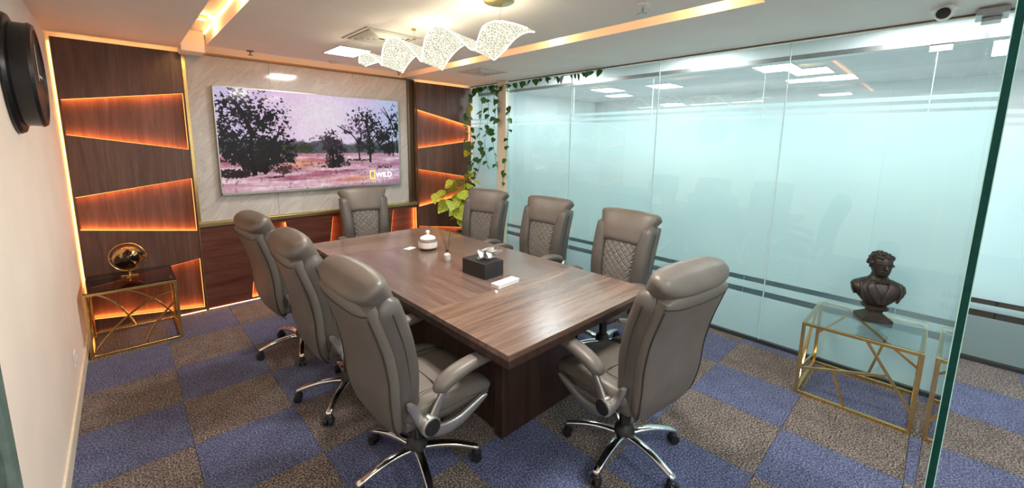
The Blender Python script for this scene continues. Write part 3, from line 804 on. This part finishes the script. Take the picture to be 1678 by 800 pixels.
        for i in range(15):
            f = i/14; p = interp(pts, f); q = interp(pts, min(1, f+.02)); r = interp(pts, max(0, f-.02)); d = np.array([q[0]-r[0], q[1]-r[1]]); d /= np.linalg.norm(d)
            hh = float(np.interp(f, [0, .3, .8, 1], [.030, .030, .018, .008]))
            st.append(((X-s*.020, p[0], p[1]), (1, 0, 0), (0, -d[1], d[0]), .014, hh, 3))
        sw.loft(st, 16).build('seat_bracket', 'silver', arm, smooth=1)
    # mechanism, column, star base
    MB().box(-.085, .085, -.12, .12, .345, .386).build('tilt_mechanism', 'plastic', e, bevel=.006)
    MB().lathe([(.055, .12), (.050, .15), (.030, .17), (.030, .30), (.022, .31), (.022, .35)], n=20).build('gas_column', 'plastic', e, smooth=1)
    sb = empty('star_base'); sb.parent = e
    MB().lathe([(.03, .065), (.048, .07), (.052, .12), (.045, .128)], n=24).build('hub', 'chrome', sb, smooth=1)
    leg = MB(); st = []
    for i in range(11):
        f = i/10; r = .035+.275*f; z = .108-.032*f**1.6+.012*math.sin(f*PI)
        st.append(((r, 0, z), (0, 1, 0), (0, 0, 1), .024-.007*f, .015-.004*f, 3.5))
    st.append(((.316, 0, .074), (0, 1, 0), (0, 0, 1), .008, .005, 3))
    leg.loft(st, 16)
    lo = leg.build('leg', 'chrome', sb, smooth=1)
    cs = MB()
    for s in (-1, 1):
        cs.lathe([(.008, s*.006), (.024, s*.007), (.026, s*.016), (.024, s*.024), (.006, s*.026)], (.305, 0, .0265), 18, 'y')
    cs.lathe([(.014, .030), (.024, .040), (.022, .056), (.008, .066)], (.300, 0, 0), 14)
    co = cs.build('caster', 'plastic', sb, smooth=1)
    for k in range(1, 5):
        for q in (lo, co):
            c = q.copy(); COL.objects.link(c); c.parent = sb; c.rotation_euler = (0, 0, 2*PI*k/5)
    return e, sb
c0, _ = chair()
CH = [  # x, y, facing (deg, 0 = +Y), base turn (deg, world), label
    (.960, 1.66, -90, 36, 'grey-brown leather office chair nearest the camera on the left side of the table'),
    (.950, 2.48, -91, 10, 'grey-brown leather office chair in the middle of the left side of the table'),
    (.930, 3.33, -86, 35, 'grey-brown leather office chair at the far left of the table, closest to the globe'),
    (1.88, 4.13, 168, 0, 'leather office chair at the far head of the table under the television'),
    (2.67, 3.36, 106, 20, 'leather office chair on the glass side of the table next to the climbing plant'),
    (2.74, 2.57, 96, 50, 'leather office chair in the middle of the glass side of the table'),
    (2.64, 1.68, 88, 10, 'leather office chair on the glass side of the table nearest the camera'),
    (1.83, 1.00, -8, 42, 'leather office chair at the near end of the table, seen from behind'),
]
for i, (x, y, a, bt, lab) in enumerate(CH):
    o = c0 if i == 0 else copy_tree(c0)
    o.location = (x, y, 0); o.rotation_euler = (0, 0, math.radians(a))
    tag(o, lab, 'chair', 'leather office chairs around the table')
    for ch in kids(o):
        if ch.name.startswith('star_base'): ch.rotation_euler = (0, 0, math.radians(bt-a))

# ------------------------------------------------------------------ chandelier
def chandelier():
    X0, y0, y1, zc = 1.60, 1.56, 3.44, 2.19
    e = empty('chandelier', (X0, 1.78, ZC), label='wavy cracked-acrylic ribbon chandelier glowing pale yellow above the table', cat='chandelier')
    lx = -X0; ly = -1.78; lz = -ZC
    n = 150; w = .125
    rib = MB(); vs = []; fs = []; eL = []; eR = []
    for i in range(n+1):
        f = i/n; y = y0+(y1-y0)*f
        ph = 2*PI*3.4*f + .9
        amp = .085*(.45+.55*math.sin(PI*min(1, max(0, f))) )
        z = zc + amp*math.sin(ph) + .09*f
        xx = .045*math.cos(ph)
        tw = -.10+.15*math.cos(ph)
        taper = min(1, .25+min(f, 1-f)*7)
        ww = w*taper*(1.0+.15*math.sin(ph))
        a = Vector((X0+lx+xx-ww*math.cos(tw), y+ly-.04*taper, z+lz-ww*math.sin(tw)))
        b = Vector((X0+lx+xx+ww*math.cos(tw), y+ly+.04*taper, z+lz+ww*math.sin(tw)))
        eL.append(a); eR.append(b)
        for q in range(5):
            vs.append(a.lerp(b, q/4) + Vector((0, 0, .004)))
        for q in range(5):
            vs.append(a.lerp(b, q/4) - Vector((0, 0, .002)))
    for i in range(n):
        o = i*10
        for q in range(4):
            fs.append((o+q, o+q+1, o+q+11, o+q+10)); fs.append((o+5+q, o+15+q, o+16+q, o+6+q))
        fs.append((o, o+10, o+15, o+5)); fs.append((o+4, o+9, o+19, o+14))
    rib.add(vs, fs); rib.build('acrylic_ribbon', 'crystal', e, smooth=80)
    ed = MB(); ed.tube(eL, .0042, 6); ed.tube(eR, .0042, 6); ed.build('lit_edge', 'crystal_edge', e, smooth=1)
    MB().lathe([(.085, -.001), (.085, -.018), (.078, -.022), (.02, -.022)], n=36).build('canopy', 'grille_gold', e, smooth=1)
    MB().lathe([(.016, -.001), (.016, -.010), (.008, -.012)], (1.59+lx, 2.66+ly, 0), n=18).build('wire_cap', 'grille_gold', e, smooth=1)
    for up in (0, 1):
        lo_ = area('chandelier_glow', (0, .72, -.225+.02*up), .07, 1.7, (17, 8)[up], (1, .88, .64), (PI*up, 0, 0)); lo_.parent = e
    MB().tube([(.02, 0, -.02), (.0, .01, -.17)], .0013, 6).build('wire', 'steel', e)
    MB().tube([(1.59+lx, 2.66+ly, -.01), (1.60+lx, 2.66+ly, -.15)], .0013, 6).build('wire', 'steel', e)
chandelier()

# ------------------------------------------------------------------ ceiling fittings
def vent(x, y, label, s=.22):
    e = empty('air_vent', (x, y, ZC), label=label, cat='air vent', group=None)
    fr = MB(); t = .022
    for a, b_, c, d in ((-s, s, -s, -s+t), (-s, s, s-t, s), (-s, -s+t, -s+t, s-t), (s-t, s, -s+t, s-t)): fr.box(a, b_, c, d, -.008, -.0005)
    fr.build('frame', 'vent', e, bevel=.002)
    MB().box(-s+t, s-t, -s+t, s-t, -.003, -.0006).build('backing', 'vent_dark', e)
    for k in range(5):
        q = s-t-.018-k*.034; i_ = q-.020
        m = MB(); vs = []
        for (r, z) in ((q, -.004), (q-.012, -.012), (i_, -.010), (i_+.002, -.004)):
            vs += [(-r, -r, z), (r, -r, z), (r, r, z), (-r, r, z)]
        fs = []
        for i in range(3):
            for k2 in range(4): fs.append((i*4+k2, i*4+(k2+1) % 4, (i+1)*4+(k2+1) % 4, (i+1)*4+k2))
        m.add(vs, fs); m.build('louvre', 'vent', e)
    return e
vent(1.55, 3.065, 'square four-way air vent in the ceiling beside the lit panel')
vent(3.06, 3.68, 'square air vent in the ceiling near the climbing plant', .20)
def panel_light(name, x, y, z, sx, sy, mat, label, group=None):
    e = empty(name, (x, y, z), label=label, cat='ceiling light', group=group)
    f = MB(); t = .012
    f.box(-sx, sx, -sy, -sy+t, -.008, -.0005).box(-sx, sx, sy-t, sy, -.008, -.0005).box(-sx, -sx+t, -sy+t, sy-t, -.008, -.0005).box(sx-t, sx, -sy+t, sy-t, -.008, -.0005)
    f.build('frame', 'white_metal', e)
    MB().box(-sx+t, sx-t, -sy+t, sy-t, -.006, -.0008).build('diffuser', mat, e)
panel_light('panel_light', 1.555, 3.735, ZC, .145, .195, 'panel_emit', 'bright white panel light in the ceiling beside the air vent')
panel_light('panel_light', 1.555, 1.235, ZC, .145, .195, 'panel_emit', 'bright white panel light above the near end of the table')
for x, y, w_ in ((4.24, .2, 'corridor ceiling behind the bust'), (4.24, 1.9, 'corridor ceiling behind the middle of the glass wall'), (4.24, 3.6, 'corridor ceiling behind the climbing plant'),
               (2.2, -1.1, 'entrance ceiling outside the glass door leaf'), (.4, -1.1, 'entrance ceiling behind the camera')):
    panel_light('panel_light', x, y, 2.62, .3, .3, 'office_emit', 'added square white fill panel in the ' + w_)  # unseen panels added to light the film and fill the room
for x, y, w_ in ((6.2, 1.6, 'nearest one, left of the third glass joint'), (6.75, 1.35, 'right of the third glass joint'), (6.85, 3.4, 'above the reflected chandelier'),
               (6.68, 4.4, 'leftmost one'), (7.6, 1.2, 'rightmost and farthest one')):
    panel_light('panel_light', x, y, 2.62, .28, .22, 'office_emit', 'far office ceiling light, ' + w_)
def sprinkler(x, y, s, label):
    e = empty('sprinkler_head', (x, y, ZC), label=label, cat='sprinkler')
    MB().lathe([(.030*s, -.0005), (.028*s, -.008*s), (.010*s, -.012*s)], n=20).build('escutcheon', 'white_metal' if s > 1.2 else 'bronze', e, smooth=1)
    MB().lathe([(.006*s, -.010*s), (.006*s, -.034*s), (.020*s, -.036*s), (.018*s, -.040*s)], n=16).build('deflector', 'steel' if s > 1.2 else 'bronze', e, smooth=1)
sprinkler(.936, 4.36, 1, 'small dark sprinkler head in the ceiling left of the lit panel')
sprinkler(2.40, 4.36, .9, 'small dark sprinkler head in the ceiling above the right marble edge')
sprinkler(2.24, 1.275, 1.4, 'pale sprinkler head in the ceiling at the top right of the chandelier')
e = empty('smoke_detector', (1.64, 4.30, ZC), label='flat round white smoke detector in the ceiling above the television', cat='smoke detector')
MB().lathe([(.045, -.0005), (.045, -.006), (.034, -.010), (.030, -.020), (.010, -.022)], n=24).build('body', 'vent', e, smooth=1)
e = empty('security_camera', (3.47, .105, ZC), label='white dome security camera with black lens under the ceiling', cat='camera')
MB().lathe([(.055, -.0005), (.055, -.012), (.048, -.016)], n=24).build('mount', 'white_metal', e, smooth=1)
MB().loft([((-.005-.09*f, -.002*f, -.035-.012*f), (0, 1, 0), (0, 0, 1), r, r, 2) for f, r in ((-.35, .012), (-.2, .032), (0, .038), (.6, .038), (.75, .034))], 20).build('housing', 'white_metal', e, smooth=1)
MB().loft([((-.0733-.006*f, 0, -.0445-.001*f), (0, 1, 0), (0, 0, 1), r, r, 2) for f, r in ((0, .030), (1, .028), (1.3, .01))], 20).build('lens', 'black_gloss', e, smooth=1)

# ------------------------------------------------------------------ clock and socket on the left wall
e = empty('wall_clock', (XL, 2.93, 1.915), label='deep round black wall clock on the cream left wall', cat='clock')
MB().lathe([(.262, .001), (.265, .010), (.258, .022), (.240, .028)], n=64, axis='x').build('wall_flange', 'black_gloss', e, smooth=1)
MB().lathe([(.228, .0285), (.228, .070), (.232, .082), (.224, .094), (.205, .096), (.200, .088)], n=64, axis='x').build('drum', 'black_gloss', e, smooth=1)
MB().lathe([(.199, .080), (.198, .086), (.02, .0865)], n=48, axis='x').build('dial', 'plastic', e, smooth=1)
MB().box(.087, .089, -.006, .006, -.02, .14).build('hand', 'white_metal', e)
MB().box(.0895, .091, -.02, .10, -.005, .005).build('hand', 'white_metal', e)
e = empty('wall_socket', (XL, 3.54, .28), label='white square socket low on the left wall near the gold table', cat='socket')
MB().box(.0005, .010, -.043, .043, -.043, .043).build('plate', 'white_metal', e, bevel=.003)
MB().box(.0101, .014, -.018, .018, -.018, .018).build('rocker', 'paper', e, bevel=.001)

# ------------------------------------------------------------------ gold consoles with glass tops
def console_frame(e, x0, x1, y0, y1, h, w=.02):
    for x in (x0, x1-w):
        for y in (y0, y1-w):
            MB().box(x, x+w, y, y+w, 0.001, h).build('leg', 'gold', e, bevel=.0015)
    for z in (0.001, h-w):
        for a in ((x0+w, x1-w, y0, y0+w), (x0+w, x1-w, y1-w, y1), (x0, x0+w, y0+w, y1-w), (x1-w, x1, y0+w, y1-w)):
            MB().box(*a, z, z+w).build('rail', 'gold', e, bevel=.0015)
def brace(e, pts, r=.009):
    m = MB()
    if len(pts) == 2: m.bar(pts[0], pts[1], r*1.6)
    else: m.tube(pts, r*.9, 6)
    m.build('brace', 'gold', e, smooth=1)
def arc(p, q, r_, n=10):
    P = [np.array(v, float) for v in (p, q, r_)]
    return [tuple(P[0]*(1-t)*(1-2*t)+P[1]*4*t*(1-t)+P[2]*t*(2*t-1)) for t in [i/n for i in range(n+1)]]
H = .50
# right console (front face looks to -x)
x0, x1, y0, y1 = 3.165, 3.735, -.055, .513
e = empty('side_table', (0, 0, 0), label='gold framed glass side table with crossed bars by the glass wall, under the bust', cat='side table')
console_frame(e, x0, x1, y0, y1, H)
F = x0+.010; K = x1-.010
for a, b_ in (((.194, .49), (-.040, .127)), ((.492, .185), (.086, .302)), ((.325, .225), (.250, .012))): brace(e, [(F, a[0], a[1]), (F, b_[0], b_[1])])
for a, b_ in (((.36, .49), (-.045, .19)), ((.129, .35), (.20, .012)), ((.500, .25), (.36, .42))): brace(e, [(K, a[0], a[1]), (K, b_[0], b_[1])])
G = y1-.010
for a, b_ in (((3.18, .18), (3.60, .49)), ((3.18, .03), (3.45, .37)), ((3.18, .18), (3.72, .08))): brace(e, [(a[0], G, a[1]), (b_[0], G, b_[1])])
for a, b_ in (((3.18, .40), (3.72, .10)),): brace(e, [(a[0], y0+.01, a[1]), (b_[0], y0+.01, b_[1])])
MB().box(x0+.004, x1-.004, y0+.004, y1-.004, H+.0005, H+.0085).build('glass_top', 'top_glass', e, bevel=.001)
# left console (front face looks to -y)
x0, x1, y0, y1 = -.303, .240, 4.160, 4.682
e = empty('side_table', (0, 0, 0), label='gold framed side table with curved crossing bars under the globe in the left corner', cat='side table')
console_frame(e, x0, x1, y0, y1, H)
F = y0+.010
for pts in (((-.225, .485), (-.12, .38), (-.04, .20)), ((-.061, .485), (.09, .37), (.225, .17)), ((-.283, .03), (-.06, .29), (.21, .42)), ((.012, .015), (.075, .16), (.225, .33))):
    brace(e, arc(*[(p[0], F, p[1]) for p in pts]))
for pts in (((4.18, .03), (4.40, .26), (4.69, .42)), ((4.30, .485), (4.42, .33), (4.60, .02))):
    brace(e, arc(*[(x0+.01, p[0], p[1]) for p in pts])); brace(e, arc(*[(x1-.01, p[0], p[1]) for p in pts]))
MB().box(x0+.004, x1-.004, y0+.004, y1-.004, H+.0005, H+.0085).build('glass_top', 'dark_glass', e, bevel=.001)

# ------------------------------------------------------------------ globe
def globe():
    e = empty('globe', (-.035, 4.50, H+.009), math.radians(-12), label='gold and smoky desk globe in a ring on the left side table', cat='globe')
    m, nt, p = newmat('globe_map')
    n = N(nt, 'ShaderNodeTexNoise', Scale=9, Detail=5); L(nt, pos(nt, kind='obj'), n.inputs['Vector'])
    L(nt, ramp(nt, n.outputs['Fac'], [(.47, (.05, .035, .03)), (.50, (.55, .38, .14)), (.6, (.40, .28, .2))]), p.inputs['Base Color'])
    p.inputs['Metallic'].default_value = .85; p.inputs['Roughness'].default_value = .14
    zc = .158; R = .098
    MB().lathe([(max(.002, R*math.sin(PI*i/24)), -R*math.cos(PI*i/24)) for i in range(25)], (0, 0, zc), 36).build('sphere', m, e, smooth=80)
    MB().tube([(.115*math.cos(a), 0, zc+.115*math.sin(a)) for a in [2*PI*k/48 for k in range(48)]], .0045, 8, True).build('meridian_ring', 'gold', e, smooth=1)
    MB().tube([(-.113, 0, zc), (-.095, 0, zc)], .004, 8).build('axis_pin', 'gold', e, smooth=1)
    MB().tube([(.113, 0, zc), (.095, 0, zc)], .004, 8).build('axis_pin', 'gold', e, smooth=1)
    MB().lathe([(.008, .010), (.007, .040), (.010, .046)], n=16).build('stem', 'gold', e, smooth=1)
    MB().box(-.055, .055, -.011, .011, .0005, .010).build('foot', 'gold', e, bevel=.003)
    MB().box(-.011, .011, -.055, .055, .0005, .0095).build('foot', 'gold', e, bevel=.003)
globe()

# ------------------------------------------------------------------ bust
def bust():
    e = empty('bust_sculpture', (3.555, .205, H+.009), math.radians(-62), label='dark cast bust of a man in a coat, on the side table', cat='sculpture')
    # local: faces -y.  square plinth, waisted socle, torso, head
    pl_ = MB()
    pl_.loft([((0, 0, z), (1, 0, 0), (0, 1, 0), a, a, 9) for z, a in [(.0005, .082), (.018, .082), (.024, .074), (.040, .052), (.055, .036), (.066, .036), (.075, .052), (.088, .058), (.096, .058), (.101, .05)]], 32)
    pl_.build('plinth', 'bust', e, smooth=30)
    t = MB()
    S = [(.096, .050, .040, 0, 0, 2.4), (.115, .066, .050, 0, -.004, 2.4), (.145, .092, .060, 0, -.008, 2.4), (.175, .118, .066, 0, -.008, 2.5), (.205, .138, .066, 0, -.004, 2.6), (.232, .143, .060, 0, .002, 2.6), (.252, .128, .052, 0, .006, 2.4), (.268, .092, .046, 0, .008, 2.2), (.282, .058, .042, 0, .006, 2), (.300, .043, .040, 0, .002, 2), (.325, .040, .040, 0, -.002, 2)]
    t.loft([((x, y, z), (1, 0, 0), (0, 1, 0), a, b_, ex) for z, a, b_, x, y, ex in S], 40)
    t.build('torso', 'bust', e, smooth=60)
    c = MB()   # coat lapels, collar, bow and folds
    for s in (-1, 1):
        c.loft([((s*x, y, z), (1, 0, 0), (0, 1, .2), a, .010, 2.4) for x, y, z, a in [(.010, -.062, .125, .012), (.028, -.070, .165, .026), (.048, -.070, .205, .030), (.056, -.060, .240, .024), (.046, -.040, .272, .012)]], 16)
        c.tube([(s*.085, -.056, .14), (s*.100, -.058, .18), (s*.108, -.050, .22), (s*.100, -.030, .252)], .008, 8)
        c.tube([(s*.125, -.02, .17), (s*.140, -.015, .205), (s*.135, -.005, .24)], .007, 8)
        c.loft([((s*x, y, z), (1, 0, 0), (0, 0, 1), .014, h, 2) for x, y, z, h in [(.002, -.052, .272, .006), (.014, -.056, .274, .014), (.030, -.050, .272, .015), (.040, -.042, .268, .005)]], 12)
    c.build('coat_lapels', 'bust', e, smooth=60)
    h = MB()
    Hd = [(.300, .030, .036, -.012), (.315, .038, .048, -.014), (.332, .044, .056, -.010), (.350, .049, .060, -.006), (.370, .053, .063, -.003), (.392, .055, .065, 0), (.412, .054, .064, .002), (.430, .047, .056, .004), (.445, .033, .040, .006), (.452, .012, .016, .006)]
    h.loft([((0, y, z), (1, 0, 0), (0, 1, 0), a, b_, 2.15) for z, a, b_, y in Hd], 36)
    # nose, brow, eyes, ears, mouth
    h.loft([((0, y, z), (1, 0, 0), (0, 1, 0), a, b_, 2) for y, z, a, b_ in [(-.062, .388, .004, .006), (-.068, .375, .006, .008), (-.074, .360, .009, .011), (-.068, .353, .011, .009), (-.062, .350, .005, .004)]], 14)
    h.tube([(-.036, -.052, .388), (-.020, -.064, .393), (0, -.064, .388), (.020, -.064, .393), (.036, -.052, .388)], .0062, 8)
    for s in (-1, 1):
        h.lathe([(.001, -.006), (.007, -.004), (.008, 0), (.007, .004), (.001, .006)], (s*.020, -.0575, .378), 12)
        h.loft([((s*.054, .002, z), (1, 0, 0), (0, 1, 0), .006, b_, 2) for z, b_ in [(.352, .004), (.362, .010), (.376, .013), (.386, .010), (.390, .003)]], 12)
    h.tube([(-.016, -.060, .340), (0, -.066, .342), (.016, -.060, .340)], .004, 8)
    h.build('head', 'bust', e, smooth=60)
    rr = random.Random(5); hr = MB()
    for k in range(84):   # wavy hair and beard locks
        if k < 84:
            a = rr.uniform(0, 2*PI); z = rr.uniform(.365, .452)
            if math.sin(a) < -.35 and z < .425: continue
            r = float(np.interp(z, [.36, .39, .42, .44, .452], [1.0, 1.02, .98, .72, .3]))
            p = Vector((.056*r*math.cos(a), .003+.066*r*math.sin(a), z))
            q = rr.uniform(.010, .0155)
        else:
            a = rr.uniform(PI, 2*PI); z = rr.uniform(.300, .350)
            p = Vector((.046*math.cos(a), -.012+.054*math.sin(a), z)); q = rr.uniform(.010, .014)
            if abs(p.x) < .018 and z > .33: continue
        hr.lathe([(q*.15, -q*.8), (q*.8, -q*.5), (q, 0), (q*.8, q*.5), (q*.15, q*.8)], p, 8)
    hr.build('hair', 'bust', e, smooth=80)
bust()

# ------------------------------------------------------------------ things on the table
TZ = .7505
e = empty('tissue_box', (1.735, 2.06, TZ), math.radians(2), label='black cube tissue box with tissue pulled out, on the table', cat='tissue box')
MB().box(-.085, .085, -.105, .125, 0, .105).build('box_body', 'tissue_box', e, bevel=.003)
MB().box(-.06, .06, -.03, .03, .1052, .1065).build('slot_rim', 'plastic', e)
ts = MB(); rr = random.Random(3)
g = 9; vs = []; fs = []
for i in range(g):
    for j in range(g):
        u = i/(g-1)-.5; v = j/(g-1)
        vs.append(((u*(.05+.10*v)) + .02*math.sin(v*6+u*5), .035*math.sin(u*9+v*4)*v + .01 - .05*v*v, .106+.095*v*(1-.55*abs(u)*2*v) + .012*math.sin(u*14)*v))
for i in range(g-1):
    for j in range(g-1): fs.append((i*g+j, (i+1)*g+j, (i+1)*g+j+1, i*g+j+1))
ts.add(vs, fs); ts.add([(x+.05, y-.03, z*.8+.02) for x, y, z in vs], fs)
ts.build('tissue', 'paper', e, smooth=80)
e = empty('card_box', (1.70, 1.805, TZ), math.radians(4), label='flat white box lying on the table beside the tissue box', cat='box')
MB().box(-.095, .095, -.032, .032, 0, .020).build('tray', 'paper', e, bevel=.002)
MB().box(-.097, .097, -.034, .034, .0202, .026).build('lid', 'paper', e, bevel=.002)
e = empty('perfume_cap', (1.56, 1.735, TZ), label='tiny white cap on the table in front of the flat white box', cat='cap')
MB().lathe([(.009, 0), (.010, .008), (.008, .014), (.002, .016)], n=14).build('cap', 'paper', e, smooth=1)
e = empty('paper_card', (1.70, 2.98, TZ), math.radians(20), label='small white paper card on the table left of the round jar', cat='card')
MB().box(-.045, .045, -.03, .03, 0, .0012).build('sheet', 'paper', e)
e = empty('candy_jar', (1.80, 2.86, TZ), label='round glass candy jar with pale label and knobbed lid on the table', cat='jar')
MB().lathe([(.050, 0), (.066, .012), (.076, .045), (.074, .078), (.060, .092)], n=36).build('bowl', simple('grey_cut_glass', (.20, .17, .16), .12, .2, bump=.6, bscale=40), e, smooth=50)
MB().lathe([(.0768, .022), (.0785, .045), (.0768, .068)], n=36).build('label_band', 'label', e, smooth=50)
MB().lathe([(.064, .0925), (.060, .104), (.030, .118), (.010, .124), (.010, .134), (.018, .142), (.017, .156), (.004, .162)], n=32).build('lid', 'paper', e, smooth=50)
e = empty('reed_diffuser', (1.735, 2.49, TZ), label='small glass reed diffuser with dark sticks behind the tissue box', cat='diffuser')
MB().lathe([(.024, 0), (.026, .006), (.026, .045), (.012, .055), (.011, .066)], n=24).build('bottle', simple('diffuser_glass', (.55, .50, .47), .1, .1), e, smooth=40)
MB().lathe([(.0125, .0662), (.0125, .076), (.009, .0765)], n=18).build('collar', 'plastic', e, smooth=1)
for k in range(6):
    a = k*1.05+.3; MB().tube([(0, 0, .06), (.055*math.cos(a), .055*math.sin(a), .235)], .0016, 5).build('reed', 'reed', e)

# ------------------------------------------------------------------ climbing plant
def plant():
    px, py = 3.42, 4.40
    e = empty('potted_pothos', (px, py, 0), label='climbing pothos in a pot in the far corner, its vines trailing along the glass', cat='plant')
    MB().lathe([(.12, .001), (.135, .02), (.165, .40), (.170, .42), (.155, .42), (.150, .40), (.05, .398)], n=32).build('pot', simple('grey_pot', (.28, .26, .25), .5), e, smooth=40)
    MB().lathe([(.149, .398), (.149, .402), (.02, .408)], n=24).build('soil', 'soil', e, smooth=1)
    MB().tube([(0, 0, .40), (.02, .02, 1.15)], .022, 10).build('moss_pole', simple('moss_pole', (.10, .07, .03), .9, bump=.8, bscale=90), e, smooth=1)
    rr = random.Random(11)
    lm = {}
    for mt in ('leaf', 'leaf_light'):
        m = MB(); prof = [(0, .0), (.08, .30), (.22, .46), (.42, .46), (.65, .33), (.85, .15), (1.0, 0)]
        vs = []; fs = []
        for k, (t, w) in enumerate(prof):
            dz = -.28*t*t
            vs += [(-w, t, dz+.10*w), (0, t, dz-.05*(1-t)), (w, t, dz+.10*w)]
        for k in range(len(prof)-1):
            a = k*3; fs += [(a, a+1, a+4, a+3), (a+1, a+2, a+5, a+4)]
        m.add(vs, fs)
        lm[mt] = m.build('leaf', mt, e, smooth=80)
    used = {'leaf': False, 'leaf_light': False}
    def leaf(p, size, mt, direction=None, droop=None):
        o = lm[mt]
        if used[mt]: o = o.copy(); COL.objects.link(o); o.parent = e
        used[mt] = True
        o.location = (min(p[0], 3.72)-px, min(p[1], 4.68-size*.95)-py, p[2])
        a = rr.uniform(0, 2*PI) if direction is None else direction + rr.uniform(-.6, .6)
        dr_ = rr.uniform(-1.2, -.1) if droop is None else droop + rr.uniform(-.3, .3)
        o.rotation_euler = (dr_, rr.uniform(-.5, .5), a)
        o.scale = (size*.95, size, size)
    def vine(pts, nl, s0, s1, mts, start=0.0):
        n = 30
        P = [tuple(interp(pts, i/n)) for i in range(n+1)]
        MB().tube([(a-px, b-py, c) for a, b, c in P], .0028, 5).build('vine', 'stem', e, smooth=1)
        for k in range(nl):
            t = start+(1-start)*(k+rr.random()*.8)/nl
            p = interp(pts, min(1, t))
            leaf((p[0]+rr.uniform(-.015, .015), p[1]+rr.uniform(-.015, .015), p[2]), rr.uniform(s0, s1), rr.choice(mts))
    G_ = ['leaf']; Y_ = ['leaf', 'leaf_light', 'leaf_light']
    # crown of big pale leaves near the pole
    for k in range(30):
        z = rr.uniform(.55, 1.18); a = rr.uniform(0, 2*PI); rad = rr.uniform(.05, .16)
        leaf((px+rad*math.cos(a), py+rad*math.sin(a), z), rr.uniform(.10, .19), rr.choice(Y_), a-PI/2, -.3)
    for (x, y, z, s, a) in ((2.98, 4.30, 1.02, .22, 1.7), (3.10, 4.28, 1.06, .22, 1.2), (3.18, 4.3, .98, .20, 2.2), (3.05, 4.32, .88, .22, 1.4), (3.15, 4.25, .80, .20, 2.6), (3.25, 4.30, .72, .18, 2.0), (3.28, 4.25, 1.08, .20, .6), (3.22, 4.22, .62, .16, 2.5), (3.26, 4.2, .52, .15, 2.8), (2.90, 4.34, 1.0, .18, 1.9), (3.12, 4.2, 1.0, .2, 3.0), (3.2, 4.18, .88, .2, 1.9), (3.3, 4.2, .95, .19, 2.4), (3.34, 4.25, .80, .18, 1.2), (3.30, 4.3, 1.16, .17, .3), (3.36, 4.3, 1.22, .15, 5.8), (3.2, 4.4, 1.12, .18, 1.5), (3.0, 4.2, .90, .19, 2.2), (3.06, 4.15, .78, .2, 2.8), (3.14, 4.15, .68, .18, 2.4), (3.2, 4.12, .58, .17, 1.8), (3.18, 4.3, 1.18, .19, .9)):
        vp = [(px, py, .85+.3*(z-.6)), ((x+px)/2, (y+py)/2, z+.08), (x, y, z)]
        MB().tube([(a_-px, b-py, c) for a_, b, c in [tuple(interp(vp, i/8)) for i in range(9)]], .003, 5).build('vine', 'stem', e, smooth=1)
        leaf((x, y, z), s, 'leaf_light', a, -.5)
    vine([(px, py, 1.05), (3.54, 4.56, 1.45), (3.52, 4.58, 1.9), (3.60, 4.58, 2.25), (3.68, 4.55, 2.38)], 26, .07, .12, ['leaf', 'leaf', 'leaf_light'])
    vine([(px, py, 1.0), (3.60, 4.52, 1.2), (3.63, 4.55, 1.6), (3.55, 4.57, 2.05)], 16, .06, .11, G_)
    vine([(3.66, 4.55, 2.37), (3.70, 4.3, 2.385), (3.70, 3.9, 2.375), (3.71, 3.4, 2.395), (3.71, 2.9, 2.385), (3.71, 2.50, 2.395)], 34, .05, .10, G_)
    vine([(3.69, 4.32, 2.37), (3.69, 4.30, 2.0), (3.68, 4.36, 1.6), (3.69, 4.30, 1.3)], 13, .06, .11, G_)
    vine([(3.69, 4.20, 2.38), (3.69, 4.16, 2.0), (3.69, 4.20, 1.65), (3.69, 4.11, 1.30)], 13, .05, .10, G_)
    vine([(3.68, 4.46, 2.37), (3.68, 4.42, 2.1), (3.67, 4.47, 1.75), (3.66, 4.40, 1.45), (3.64, 4.50, 1.15)], 13, .06, .11, G_)
    vine([(3.685, 3.93, 2.38), (3.685, 3.89, 1.95), (3.685, 3.93, 1.5), (3.685, 4.00, 1.05)], 12, .05, .09, G_)
    vine([(3.66, 4.06, 2.37), (3.66, 4.07, 2.1), (3.66, 4.04, 1.9)], 4, .08, .12, G_)
plant()
